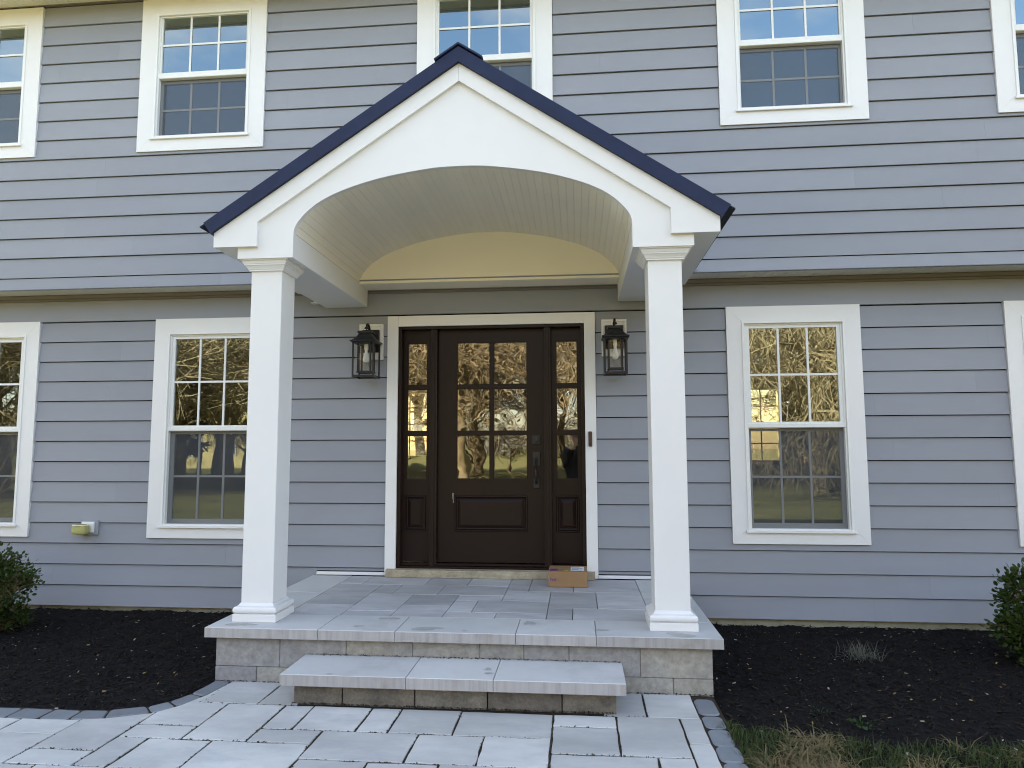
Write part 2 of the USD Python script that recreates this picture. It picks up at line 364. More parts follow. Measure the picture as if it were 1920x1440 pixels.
def leafmat(name, a, b, trans=0.35, rough=0.5):
    return K(name, {'g': ('geometry', {}), 'r': ('rgb_ramp', {'ramp': [(0.0, a), (1.0, b)]}), 'p': ('principled_bsdf', {'roughness': rough}),
                    't': ('translucent_bsdf', {}), 'm': ('mix_closure', {'fac': trans})},
             [('g.random_per_island', 'r.fac'), ('r.color', 'p.base_color'), ('r.color', 't.color'), ('p.BSDF', 'm.closure1'), ('t.BSDF', 'm.closure2')], 'm.closure')


M['leaf'] = leafmat('shrub_leaf', (0.050, 0.085, 0.015), (0.28, 0.31, 0.07), 0.42, 0.45)
M['weed'] = leafmat('weed_leaf', (0.035, 0.075, 0.018), (0.075, 0.12, 0.03))
M['straw'] = leafmat('dry_blade', (0.24, 0.18, 0.085), (0.62, 0.50, 0.28), 0.25, 0.7)
M['grass'] = leafmat('green_blade', (0.06, 0.085, 0.02), (0.20, 0.20, 0.065), 0.3, 0.6)
M['tuft'] = leafmat('dry_tuft_blade', (0.17, 0.17, 0.13), (0.42, 0.38, 0.26), 0.2, 0.7)
M['needle'] = leafmat('needle', (0.012, 0.022, 0.010), (0.03, 0.05, 0.018), 0.1, 0.6)

# ------------------------------------------------------------------ shared dimensions
UY = -0.2557                      # upper wall plane
PZ, GZ = -0.0148, -0.332          # porch floor, patio
GY = -1.645                       # gable front plane
HX0, HX1 = -9.0, 9.0
WX = [-4.655, -2.484, 2.484, 4.645]                 # lower windows
UX = [-4.640, -2.524, -0.025, 2.481, 4.601]         # upper windows

# ================================================================== HOUSE
house = thing('house', 'two storey house with grey lap siding and white framed windows', 'house', (0, 0, -0.36))

LW = dict(hw=0.530, z0=0.279, z1=2.202, cas=0.122, sill=0.379, g0=0.438, g1=1.178, r0=1.195, r1=1.252, g2=2.022, ghw=0.346, fr=0.403)
UW = dict(hw=0.577, z0=3.641, z1=5.050, cas=0.140, sill=3.756, g0=3.792, g1=4.285, r0=4.300, r1=4.366, g2=4.884, ghw=0.390, fr=0.43)


def window(cx, d, y, upper):
    """double hung window: casing boards, frame, sill, two sashes with grilles between the glass, insect screen below"""
    w = house.group('window')
    hw, c = d['hw'], d['cas']
    yc0, yc1 = y - 0.030, y + 0.004
    L, R, B, T = cx - hw, cx + hw, d['z0'], d['z1']
    e = 0.0003
    # mitred boards
    for poly in ([(L, B), (L + c, B + c), (L + c, T - c), (L, T)], [(R, B), (R, T), (R - c, T - c), (R - c, B + c)],
                 [(L, B), (R, B), (R - c, B + c), (L + c, B + c)], [(L, T), (L + c, T - c), (R - c, T - c), (R, T)]):
        w.mesh('casing_board', ext(Polygon(poly).buffer(-e, join_style=2), yc0, yc1), M['white'])
    # vinyl frame inside the casing
    fx0, fx1, fz0, fz1 = L + c, R - c, B + c - 0.004, T - c
    w.mesh('frame', cat(ext(ring(fx0, fx1, d['sill'], fz1, 0.020, 0.010, 0.020), y - 0.036, y + 0.10),
                        ext(ring(fx0 + 0.0205, fx1 - 0.0205, d['sill'] + 0.0105, fz1 - 0.0205, 0.013, 0.004, 0.012), y - 0.018, y + 0.10)), M['vinyl'])
    w.mesh('sill', hull([(fx0 - 0.015, y - 0.048, d['sill'] - 0.010), (fx1 + 0.015, y - 0.048, d['sill'] - 0.010), (fx0 - 0.015, y - 0.048, d['sill'] + 0.002), (fx1 + 0.015, y - 0.048, d['sill'] + 0.002),
                         (fx0 - 0.015, y - 0.031, d['sill'] - 0.012), (fx1 + 0.015, y - 0.031, d['sill'] - 0.012), (fx0 - 0.015, y - 0.031, d['sill'] + 0.008), (fx1 + 0.015, y - 0.031, d['sill'] + 0.008)]), M['vinyl'])
    g = d['ghw']
    sx0, sx1 = fx0 + 0.0335, fx1 - 0.0335
    stop = fz1 - 0.0325
    # upper sash in the outer track
    t = max(0.02, cx - g - sx0)
    w.mesh('upper_sash', ext(sbox(sx0, d['r0'] + 0.008, sx1, stop).difference(sbox(cx - g, d['r1'], cx + g, d['g2'])), y - 0.010, y + 0.026), M['vinyl'])
    w.mesh('meeting_rail', bx(sx0 - 0.012, sx1 + 0.012, y - 0.020, y - 0.0105, d['r0'] + 0.010, d['r1'] - 0.012, 0.003), M['vinyl'])
    w.mesh('lower_sash', ext(sbox(sx0, d['sill'] + 0.015, sx1, d['r0'] + 0.0075).difference(sbox(cx - g, d['g0'], cx + g, d['g1'])), y + 0.032, y + 0.066), M['vinyl'])

    def grille(z0, z1, yy):
        k = 0.0085
        ms = [bx(cx + s * g / 3 - k, cx + s * g / 3 + k, yy, yy + 0.006, z0, z1) for s in (-1, 1)]
        zm = (z0 + z1) / 2
        ms += [bx(a + (k if i else 0), b - (k if i < 2 else 0), yy + 0.0005, yy + 0.0055, zm - k, zm + k) for i, (a, b) in enumerate([(cx - g, cx - g / 3), (cx - g / 3, cx + g / 3), (cx + g / 3, cx + g)])]
        return cat(*ms)
    w.mesh('pane', quad(cx - g, cx + g, y + 0.004, d['r1'], d['g2']), M['glass'])
    w.mesh('grille', grille(d['r1'], d['g2'], y - 0.0035), M['vinyl'])
    w.mesh('pane', quad(cx - g, cx + g, y + 0.042, d['g0'], d['g1']), M['glass'])
    w.mesh('grille', grille(d['g0'], d['g1'], y + 0.0345), M['vinyl'])
    w.mesh('insect_screen', quad(sx0, sx1, y + 0.014, d['sill'] + 0.012, d['r0'] + 0.006), M['screen'])


for cx in WX: window(cx, LW, 0.0, False)
for cx in UX: window(cx, UW, UY, True)

# ---- lap siding, board by board
PITCH_S = 0.1785
open_low = [sbox(cx - .530, .279, cx + .530, 2.202) for cx in WX] + [sbox(-.8965, -.6, .8805, 2.1835)]
open_up = [sbox(cx - .577, 3.641, cx + .577, 5.050) for cx in UX]
# things that the boards stop against: porch strip and lantern blocks
open_low += [sbox(-1.484, -.6, -.90, .020), sbox(.88, -.6, 1.46, .020)]


def board_wall(name, z_lines, y, holes, x0, x1, seed):
    rg = np.random.default_rng(seed)
    wall = house.group(name)
    cut = unary_union([h.buffer(0.0025, join_style=2) for h in holes])
    for k in range(len(z_lines) - 1):
        za, zb = z_lines[k], z_lines[k + 1]
        rows = [x0]; x = x0 + rg.uniform(0.8, 3.6)
        while x < x1: rows.append(x); x += 3.66
        rows.append(x1)
        for a, b in zip(rows, rows[1:]):
            p = sbox(a + 0.0003, za, b - 0.0003, zb - 0.0075).difference(cut)  # gap below each lap shaped to draw its shadow line
            for g in (p.geoms if hasattr(p, 'geoms') else [p]):
                if g.area < 2e-4: continue
                h = PITCH_S
                wall.mesh('siding_board', ext(g.simplify(1e-5), 0, y + 0.004, slope=lambda z: y - 0.005 - 0.0135 * (1 - (z - za) / h)), M['siding'])
    return wall


low_lines = [-0.306 + PITCH_S * k for k in range(15)]
low_lines[14] = 2.196
low = board_wall('lower_siding', low_lines, 0.0, open_low, HX0, HX1, 3)
up_lines = [2.446, 2.548] + [2.548 + 0.1785 * k for k in range(1, 14)] + [5.062]
up_lines = [2.446] + [2.7233 - 0.1787 * 1 + 0.1787 * k for k in range(0, 14)] + [5.062]
board_wall('upper_siding', up_lines, UY, open_up, HX0, HX1, 5)

# ---- wall behind the boards
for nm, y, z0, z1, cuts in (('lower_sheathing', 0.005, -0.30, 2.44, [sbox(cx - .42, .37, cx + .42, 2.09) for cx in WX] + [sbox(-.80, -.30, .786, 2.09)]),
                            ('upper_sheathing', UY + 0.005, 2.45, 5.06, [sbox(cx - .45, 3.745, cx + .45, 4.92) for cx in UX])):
    house.mesh(nm, ext(sbox(HX0, z0, HX1, z1).difference(unary_union(cuts)), y, y + 0.12), M['shadow_sheath'])
# frieze board, cornice strip and both soffits
house.mesh('frieze_board', bx(HX0, HX1, -0.024, 0.004, 2.198, 2.384, 0.002), M['siding'])
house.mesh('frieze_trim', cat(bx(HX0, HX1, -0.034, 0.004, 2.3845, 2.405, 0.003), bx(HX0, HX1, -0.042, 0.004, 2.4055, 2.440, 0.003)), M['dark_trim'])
house.mesh('drip_edge', bx(HX0, HX1, UY - 0.030, UY + 0.004, 2.434, 2.4455, 0.003), M['siding'])


def soffit(name, y0, y1, z, pitch, xa, xb):
    s = house.group(name)
    s.mesh('soffit_backing', bx(HX0, HX1, y0, y1, z + 0.004, z + 0.014), M['dark_trim'])
    n = int((xb - xa) / pitch)
    for k in range(n):
        x = xa + k * pitch
        s.mesh('soffit_board', hull([(x + .003, y0 + .001, z), (x + pitch - .003, y0 + .001, z), (x + .003, y1 - .001, z), (x + pitch - .003, y1 - .001, z),
                                     (x, y0 + .001, z + .0035), (x + pitch, y0 + .001, z + .0035), (x, y1 - .001, z + .0035), (x + pitch, y1 - .001, z + .0035)]), M['soffit'])


soffit('overhang_soffit', UY + 0.004, -0.0425, 2.4405, 0.075, -5.4, 5.4)
soffit('eave_soffit', UY - 0.40, UY - 0.031, 5.068, 0.10, -6.0, 6.0)
house.mesh('eave_trim', bx(HX0, HX1, UY - 0.030, UY + 0.004, 5.063, 5.095, 0.002), M['dark_trim'])
house.mesh('eave_fascia', bx(HX0 - .2, HX1 + .2, UY - 0.42, UY - 0.401, 5.06, 5.22), M['white'])
# foundation strip, porch level strip
house.mesh('foundation', bx(HX0, HX1, 0.022, 0.16, -0.75, -0.301), M['concrete'])
for a, b in ((-1.484, -0.9), (0.883, 1.46)):
    house.mesh('base_strip', bx(a, b, -0.022, 0.004, -0.012, 0.0135, 0.002), M['white'])
# shell of the house: rooms, back and side walls, roof
bw = [sbox(-3.05, 0.85, -1.95, 2.2), sbox(3.55, 0.75, 4.65, 2.2), sbox(-6.0, .8, -5.0, 2.2), sbox(.9, .8, 1.9, 2.2)]
house.mesh('back_wall', ext(sbox(HX0, -.6, HX1, 5.06).difference(unary_union(bw)), 8.0, 8.15), M['inside'])
for b in bw:
    x0, z0, x1, z1 = b.bounds
    bwn = house.group('back_window')
    bwn.mesh('frame', ext(ring(x0, x1, z0, z1, 0.04), 7.97, 8.1), M['inside_trim'])
    bwn.mesh('pane', quad(x0 + .04, x1 - .04, 8.07, z0 + .04, z1 - .04), M['back_glass'])
    zc = (z0 + z1) / 2
    bwn.mesh('grille', cat(*[bx(x0 + (x1 - x0) * k / 3 - .012, x0 + (x1 - x0) * k / 3 + .012, 8.02, 8.04, z0, z1) for k in (1, 2)],
                           *[bx(x0, x1, 8.0402, 8.06, z0 + (z1 - z0) * k / 4 - .012, z0 + (z1 - z0) * k / 4 + .012) for k in (1, 2, 3)]), M['inside_trim'])
for x in (HX0, HX1 - .15):
    house.mesh('side_wall', bx(x, x + .15, 0.126, 7.999, -.6, 5.06), M['inside'])
house.mesh('inside_floor', cat(bx(HX0 + .151, HX1 - .151, 0.13, 7.99, -.2, 0.0)), M['inside_floor'])
house.mesh('inside_ceiling', cat(bx(HX0 + .151, HX1 - .151, -0.1, 7.99, 2.46, 2.72), bx(HX0 + .151, HX1 - .151, -0.1, 7.99, 5.075, 5.1)), M['inside'])
for x in (-3.6, -1.35, 1.3, 5.6):
    house.mesh('partition', bx(x, x + .1, 3.6 if abs(x) < 2 else 0.2, 5.2 if abs(x) < 2 else 7.0, 0.0, 2.459), M['inside'])
RZ0 = 5.23
house.mesh('main_roof', cat(hull([(HX0 - .3, UY - .50, RZ0 - .02), (HX1 + .3, UY - .50, RZ0 - .02), (HX0 - .3, UY - .50, RZ0 + .04), (HX1 + .3, UY - .50, RZ0 + .04),
                                  (HX0 - .3, 4, 7.55), (HX1 + .3, 4, 7.55), (HX0 - .3, 4, 7.61), (HX1 + .3, 4, 7.61)]),
                            hull([(HX0 - .3, 8.6, RZ0 - .02), (HX1 + .3, 8.6, RZ0 - .02), (HX0 - .3, 8.6, RZ0 + .04), (HX1 + .3, 8.6, RZ0 + .04),
                                  (HX0 - .3, 4.001, 7.55), (HX1 + .3, 4.001, 7.55), (HX0 - .3, 4.001, 7.61), (HX1 + .3, 4.001, 7.61)])), M['shingle'])
for x in (HX0, HX1 - .1):
    house.mesh('gable_wall', hull([(x, UY, 5.07), (x + .1, UY, 5.07), (x, 8.1, 5.07), (x + .1, 8.1, 5.07), (x, 4, 7.5), (x + .1, 4, 7.5)]), M['siding'])

# ---- front door with two sidelights
fd = house.group('front_door', 'dark brown front door with six lites between two sidelights')
cxd = -0.008
OL, OR, OT = -0.8965, 0.8805, 2.1835
IL, IR, IT = -0.803, 0.789, 2.0925
fd.mesh('casing_board', bx(OL, IL, -0.030, 0.004, -0.012, OT, 0.002), M['white'])
fd.mesh('casing_board', bx(IR, OR, -0.030, 0.004, -0.012, OT, 0.002), M['white'])
fd.mesh('casing_board', bx(IL + .0005, IR - .0005, -0.030, 0.004, IT, OT, 0.002), M['white'])
fd.mesh('jamb', cat(bx(IL, IL + .030, -0.012, 0.12, 0.06, IT - .0005), bx(IR - .030, IR, -0.012, 0.12, 0.06, IT - .0005), bx(IL + .0305, IR - .0305, -0.012, 0.12, IT - .024, IT - .0005)), M['door'])
for a, b in ((-0.531, -0.468), (0.444, 0.508)):
    fd.mesh('mullion', cat(bx(a, b, 0.004, 0.12, 0.066, IT - .0245, 0.004), bx(a + .020, b - .020, -0.004, 0.0038, 0.066, IT - .0245, 0.002)), M['door'])
fd.mesh('threshold', cat(bx(IL, IR, -0.012, 0.12, 0.048, 0.0655, 0.004), bx(IL + .03, IR - .03, 0.02, 0.12, 0.0656, 0.086, 0.004)), M['door'])
ZL = [(0.784, 1.159), (1.189, 1.556), (1.588, 1.958)]
DX = [(-0.307, -0.0175), (0.0125, 0.302)]
yd = 0.060


def leaf(x0, x1, cols, px, pz):
    """a door leaf or sidelight: slab with holes, panes, sticking and a raised panel"""
    s = sbox(x0, 0.092, x1, IT - .026)
    s = s.difference(unary_union([sbox(a, z0, b, z1) for a, b in cols for z0, z1 in ZL])).difference(sbox(px[0], pz[0], px[1], pz[1]))
    ms = [ext(s, yd, yd + 0.044)]
    return cat(*ms)


def raised(x0, x1, z0, z1):
    rows = [(0.0, yd + .001), (0.006, yd - .006), (0.014, yd - .006), (0.022, yd + .016), (0.030, yd + .018), (0.058, yd + .004), (0.062, yd + .004)]
    v, f = [], []
    for o, y in rows:
        v += [(x0 + o, y, z0 + o), (x1 - o, y, z0 + o), (x1 - o, y, z1 - o), (x0 + o, y, z1 - o)]
    for i in range(len(rows) - 1):
        for j in range(4):
            a, b = 4 * i + j, 4 * i + (j + 1) % 4
            f += [[a, b, b + 4], [a, b + 4, a + 4]]
    n = 4 * len(rows) - 4
    f += [[n, n + 1, n + 2], [n, n + 2, n + 3]]
    return np.array(v, float), np.array(f)


def sticking(cols):
    ms = []
    for a, b in cols:
        for z0, z1 in ZL:
            ms.append(ext(ring(a, b, z0, z1, 0.007), yd + .006, yd + .030))
    return cat(*ms)


SLX = [(-0.741, -0.562)], [(0.547, 0.731)]
for nm, x0, x1, cols, px in (('door_leaf', -0.4655, 0.4415, DX, (-0.324, 0.302)), ('sidelight', IL + .0305, -0.5315, SLX[0], (-0.757, -0.565)), ('sidelight', 0.5085, IR - .0305, SLX[1], (0.540, 0.735))):
    fd.mesh(nm, leaf(x0, x1, cols, px, (0.345, 0.650)), M['door'])
    fd.mesh('lite_moulding', sticking(cols), M['door'])
    fd.mesh('raised_panel', raised(px[0], px[1], 0.345, 0.650), M['door'])
    for a, b in cols:
        for z0, z1 in ZL:
            fd.mesh('pane', quad(a + .001, b - .001, yd + .018, z0 + .001, z1 - .001), M['door_glass'])
# wear on the leaf: a pale scuff beside the panel
fd.mesh('scuff', cat(bx(-0.338, -0.330, yd - .0012, yd, 0.62, 0.668), bx(-0.334, -0.3285, yd - .0014, yd, 0.585, 0.625)), paint('scuffed_primer', (0.35, 0.33, 0.31), 0.8, 0.5, gscale=60))
# hardware
hy = yd - 0.001
fd.mesh('deadbolt', cat(bx(0.343, 0.410, hy - .010, hy, 1.076, 1.155, 0.003), tube([(0.3765, hy - .008, 1.1165), (0.3765, hy - .022, 1.1165)], [.024, .022], 20), tube([(0.3765, hy - .022, 1.1165), (0.3765, hy - .027, 1.1165)], [.012, .012], 16)), M['black'], 30)
fd.mesh('door_handle', cat(bx(0.346, 0.410, hy - .010, hy, 0.893, 1.018, 0.003), bx(0.351, 0.405, hy - .009, hy, 0.708, 0.795, 0.003),
                           tube([(0.376, hy - .008, 0.932), (0.374, hy - .030, 0.930), (0.374, hy - .052, 0.905), (0.375, hy - .055, 0.85), (0.376, hy - .045, 0.79), (0.377, hy - .025, 0.762), (0.377, hy - .006, 0.757)],
                                [.012, .012, .0105, .010, .010, .011, .012], 12),
                           bx(0.362, 0.390, hy - .045, hy - .009, 0.957, 0.966, 0.003)), M['black'], 30)
# stone door sill
v, f = bx(-0.872, 0.852, -0.085, -0.0305, PZ + .001, 0.047)
sm = trimesh.Trimesh(v, f).subdivide().subdivide().subdivide().subdivide()
d = (meshkit.fbm(np.array(sm.vertices) * 18, 3, 5) - .5)
vv = np.array(sm.vertices); vv[:, 1] += np.where(vv[:, 1] < -.07, d * .022, 0); vv[:, 2] += np.where(vv[:, 2] > .03, d * .008, 0)
house.mesh('stone_door_sill', (vv, sm.faces), M['limestone'])
house.mesh('door_sub_sill', bx(-0.8, 0.786, -0.030, 0.12, -0.01, 0.0475), M['limestone'])

# ---- neighbours of the door: doorbell, lanterns, outlet
bell = thing('doorbell', 'small bronze video doorbell on white trim right of the front door', 'doorbell', (0.8285, -0.03, 1.056))
bell.mesh('body', bx(0.8135, 0.8435, -0.050, -0.0305, 1.056, 1.182, 0.004), M['bronze'])
bell.mesh('button', tube([(0.8285, -0.0495, 1.080), (0.8285, -0.053, 1.080)], [.008, .007], 16), M['black'])


def lantern(cx, side):
    L = thing('wall_lantern', f'black wall lantern with clear bulb on the siding {side} of the front door', 'lantern', (cx, -0.02, 1.806), 'lanterns flanking the front door')
    yb = -0.050
    L.mesh('mounting_block', cat(bx(cx - .1035, cx + .1035, yb + .008, -0.006, 1.806, 2.114, 0.003), ext(ring(cx - .1035, cx + .1035, 1.806, 2.114, .018), yb, yb + .0085)), M['white'])
    L.mesh('back_plate', bx(cx - .076, cx + .076, yb - .012, yb + .007, 1.866, 2.062, 0.004), M['black'])
    yc = -0.172                                    # axis of the cage
    L.mesh('arm', cat(tube([(cx, yb - .01, 2.02), (cx, yb - .035, 2.045), (cx, yb - .065, 2.088), (cx, yc + .030, 2.098), (cx, yc + .006, 2.088), (cx, yc, 2.070), (cx, yc, 2.020)],
                           [.012, .012, .010, .010, .010, .009, .009], 10), tube([(cx, yc, 2.066), (cx, yc, 2.052)], [.016, .020], 12)), M['black'], 40)
    L.mesh('roof', sq_lathe([(.052, 2.030), (.060, 2.026), (.060, 2.010), (.052, 2.006), (.056, 1.995), (.070, 1.972), (.092, 1.950), (.108, 1.944), (.110, 1.934), (.098, 1.930), (.094, 1.922)][::-1], cx, yc, 0, 0), M['black'])
    s, r = .0865, .006
    ms = [bx(cx + a * s - r, cx + a * s + r, yc + b * s - r, yc + b * s + r, 1.636, 1.9215) for a in (-1, 1) for b in (-1, 1)]
    for a in (-1, 1):
        ms += [bx(cx - s + r, cx + s - r, yc + a * s - r, yc + a * s + r, 1.637, 1.655), bx(cx + a * s - r, cx + a * s + r, yc - s + r, yc + s - r, 1.637, 1.655)]
    L.mesh('cage', cat(*ms), M['black'])
    s, r = .053, .006
    ms = [bx(cx + a * s - r, cx + a * s + r, yc + b * s - r, yc + b * s + r, 1.690, 1.9215) for a in (-1, 1) for b in (-1, 1)]
    ms += [bx(cx - s - r - .004, cx + s + r + .004, yc - s - r - .004, yc + s + r + .004, 1.676, 1.6895)]
    for a in (-1, 1):
        ms.append(tube([(cx + a * .085, yc, 1.646), (cx + a * .050, yc, 1.676)], [.005, .005], 6))
    L.mesh('inner_frame', cat(*ms), M['black'])
    for a in (-1, 1):
        L.mesh('pane', quad(cx - s + r, cx + s - r, yc + a * s, 1.690, 1.921), M['lamp_glass'])
        q = quad(-s + r, s - r, 0, 1.690, 1.921)
        L.mesh('pane', (np.c_[np.full(4, cx + a * s), yc + q[0][:, 0], q[0][:, 2]], q[1]), M['lamp_glass'])
    L.mesh('socket', lathe([(0, 1.921), (.017, 1.921), (.017, 1.872), (.013, 1.868), (0, 1.868)], cx, yc, 16), M['bulb'], 40)
    L.mesh('bulb', lathe([(.0, 1.760), (.010, 1.7615), (.019, 1.767), (.025, 1.777), (.028, 1.790), (.027, 1.804), (.022, 1.822), (.015, 1.842), (.0125, 1.856), (.0125, 1.868)], cx, yc, 24), M['bulb'], True)


lantern(-1.0365, 'left')
lantern(1.0375, 'right')

ob = thing('outlet_cover', 'yellowed bubble outlet cover on grey siding below the left windows', 'outlet cover', (-3.57, -0.02, 0.297))
ob.mesh('mounting_block', bx(-3.625, -3.462, -0.032, -0.004, 0.300, 0.428, 0.004), M['siding'])
ob.mesh('plate', cat(bx(-3.612, -3.492, -0.042, -0.0325, 0.322, 0.414, 0.003), bx(-3.515, -3.498, -0.048, -0.0425, 0.330, 0.404, 0.002)), M['vinyl'])
bub = trimesh.creation.icosphere(3, 1.0)
bv = np.array(bub.vertices); bv = np.sign(bv) * np.abs(bv) ** .55
bv = bv * [.064, .048, .046] + [-3.580, -.090, .354]
ob.mesh('bubble', (bv, bub.faces), M['bubble'], True)
ob.mesh('bubble_lip', tube([(-3.58 + .066 * math.cos(a), -.093 + .046 * math.sin(a), .392) for a in np.linspace(0, 2 * math.pi, 33)], .0045, 6, False), M['vinyl'], True)

# ================================================================== PORTICO
por = thing('portico', 'white gabled entry portico with barrel vaulted ceiling and dark roof edge', 'portico', (0, -0.9, PZ))
APEX = [(0, 2.822), (.07, 2.8215), (.137, 2.819), (.25, 2.807), (.4, 2.785), (.52, 2.762), (.65, 2.728), (.78, 2.684), (.85, 2.653), (.915, 2.617), (.96, 2.584), (1.0, 2.548), (1.03, 2.514), (1.052, 2.484), (1.066, 2.455), (1.072, 2.425)]
from scipy.interpolate import PchipInterpolator
ap = np.array(APEX); tt = np.r_[0, np.cumsum(np.linalg.norm(np.diff(ap, axis=0), axis=1))]
fx, fz = PchipInterpolator(tt, ap[:, 0]), PchipInterpolator(tt, ap[:, 1])
ts = np.linspace(0, tt[-1], 60)
half = np.c_[fx(ts), fz(ts)]
arch = np.vstack([half[::-1] * [-1, 1], half[1:]])           # left spring to right spring
BI, BO, BZ = 1.073, 1.440, 2.265
RS = (3.593 - 2.4945) / 1.654                                 # roof slope
roof_z = lambda x: 3.593 - RS * abs(x)
und_z = lambda x: 3.489 - RS * abs(x)
gab = Polygon([(-BO, BZ), (-BI, BZ)] + [tuple(p) for p in arch] + [(BI, BZ), (BO, BZ), (BO, und_z(BO) - .005), (0, 3.480), (-BO, und_z(BO) - .005)])
por.mesh('gable_board', ext(gab, GY + .024, GY + .060), M['white'])
for s in (-1, 1):
    P = [(0.0006, und_z(0) - .0005), (1.592, und_z(1.592) - .0005), (1.592, 2.338), (1.303, 2.338), (1.303, 2.498), (0.0006, 3.373)]
    por.mesh('rake_board', ext(Polygon([(s * a, b) for a, b in P]), GY, GY + .0235), M['white'])
# beams, eaves, vault, back panel
YB = -0.046
for s in (-1, 1):
    a, b = sorted((s * BI, s * BO))
    por.mesh('beam', ext(Polygon([(s * BI, BZ), (s * BO, BZ), (s * BO, und_z(BO) - .03), (s * BI, 2.425)]), GY + .0605, YB), M['white'])
    por.mesh('eave_box', ext(Polygon([(s * (BO + .0005), 2.338), (s * 1.590, 2.338), (s * 1.590, und_z(1.59) - .001), (s * (BO + .0005), und_z(BO) - .001)]), GY + .0245, UY - .032), M['white'])
ceil = por.group('vault_ceiling')
al = np.r_[0, np.cumsum(np.linalg.norm(np.diff(arch, axis=0), axis=1))]
nb = 46
for k in range(nb):
    s0, s1 = al[-1] * k / nb + .0004, al[-1] * (k + 1) / nb - .0004
    P = []
    for s in np.linspace(s0, s1, 3):
        x, z = np.interp(s, al, arch[:, 0]), np.interp(s, al, arch[:, 1])
        e = 0.01
        tx, tz = np.interp(s + e, al, arch[:, 0]) - np.interp(s - e, al, arch[:, 0]), np.interp(s + e, al, arch[:, 1]) - np.interp(s - e, al, arch[:, 1])
        L_ = math.hypot(tx, tz); P.append((x, z, -tz / L_, tx / L_))
    inn = [(x, z) for x, z, nx, nz in P]; out = [(x + nx * .012, z + nz * .012) for x, z, nx, nz in P]
    i0 = (inn[0][0] + P[0][2] * .0015, inn[0][1] + P[0][3] * .0015); i2 = (inn[2][0] + P[2][2] * .0015, inn[2][1] + P[2][3] * .0015)
    u0, u2 = np.array(inn[0]), np.array(inn[2]); du = (u2 - u0) / np.linalg.norm(u2 - u0) * .002
    poly = Polygon([i0, tuple(u0 + du), inn[1], tuple(u2 - du), i2] + out[::-1])
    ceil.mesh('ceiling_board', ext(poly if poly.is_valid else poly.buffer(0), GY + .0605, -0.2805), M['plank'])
ceil.mesh('ceiling_backing', ext(Polygon([tuple(p) for p in arch + [0, .0]] + [tuple(p) for p in (arch * [1.03, 1.0] + [0, .05])[::-1]]).buffer(0).difference(Polygon([tuple(p) for p in np.vstack([arch + [0, .0125], [[1.073, 2.2], [-1.073, 2.2]]])])), GY + .061, -0.2805), M['dark_trim'])
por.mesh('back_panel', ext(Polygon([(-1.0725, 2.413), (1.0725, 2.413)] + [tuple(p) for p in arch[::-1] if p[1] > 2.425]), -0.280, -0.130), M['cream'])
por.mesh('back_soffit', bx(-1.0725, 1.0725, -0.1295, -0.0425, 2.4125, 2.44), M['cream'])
for s in (-1, 1):
    rs = por.group('roof_slope')
    P = [(s * 0.0, 3.593 - .004), (s * 1.654, 2.4945), (s * 1.598, 2.4155), (s * 1.592, und_z(1.592)), (0, und_z(0))]
    rs.mesh('roof_edge', ext(Polygon(P), GY - .024, GY + .02), M['navy'])
    Q = [(s * 0.0, 3.575), (s * 1.645, 3.575 - RS * 1.645), (s * 1.60, 3.535 - RS * 1.60), (0, 3.535)]
    rs.mesh('roof_deck', ext(Polygon(Q), GY + .0205, UY + .01), M['shingle'])
    # shingle courses
    L_ = math.hypot(1.654, RS * 1.654); n = 12
    for k in range(n):
        a0, a1 = k / n * 1.66, (k + 1) / n * 1.66 + .02
        q = [(s * a0, 3.576 - RS * a0), (s * a1, 3.582 - RS * a1), (s * a1, 3.589 - RS * a1), (s * a0, 3.581 - RS * a0)]
        rs.mesh('shingle_course', ext(Polygon(q).buffer(0), GY - .018, UY + .005), M['shingle'])
por.mesh('ridge_cap', ext(Polygon([(-.150, 3.600 - RS * .150), (0, 3.600), (.150, 3.600 - RS * .150), (.156, 3.609 - RS * .15), (0, 3.612), (-.156, 3.609 - RS * .15)]), GY - .034, UY), M['navy'])
# columns
for cx in (-1.271, 1.270):
    c = por.group('column')
    yc, h = -1.4545, 0.1025
    c.mesh('plinth', sq_lathe([(.034, PZ + .0005), (.036, PZ + .003), (.036, .031), (.034, .033)], cx, yc, h, h), M['white'])
    c.mesh('base_moulding', sq_lathe([(.030, .0335)] + [(.022 + .014 * math.sin(t), .056 - .020 * math.cos(t)) for t in np.linspace(.1, math.pi - .1, 8)] + [(.014, .079), (.010, .083), (.004, .092), (.0, .096)], cx, yc, h, h), M['white'])
    sh = hull([(cx + sx * (h - e1), yc + sy * (h - e2), z) for sx in (-1, 1) for sy in (-1, 1) for e1, e2 in ((.003, 0), (0, .003)) for z in (.0965, 2.1995)])
    c.mesh('shaft', sh, M['white'])
    c.mesh('capital', sq_lathe([(.0, 2.192), (.012, 2.196), (.012, 2.203), (.016, 2.206), (.020, 2.214), (.030, 2.226), (.036, 2.230), (.036, 2.236), (.040, 2.240), (.046, 2.254), (.056, 2.259), (.056, 2.2645)], cx, yc, h, h), M['white'])
hk = por.mesh('soffit_bracket', cat(bx(-1.560, -1.500, -0.10, -0.045, 2.300, 2.306), bx(-1.538, -1.522, -0.085, -0.065, 2.306, 2.337)), M['vinyl'])

# ================================================================== STOOP
st = thing('stone_stoop', 'grey stone stoop with one step under the entry portico', 'stoop', (0, -0.9, GZ))
PX0, PX1, PY = -1.514, 1.525, -1.726
RYY, SRY = -1.690, -2.000
ZB = -0.073


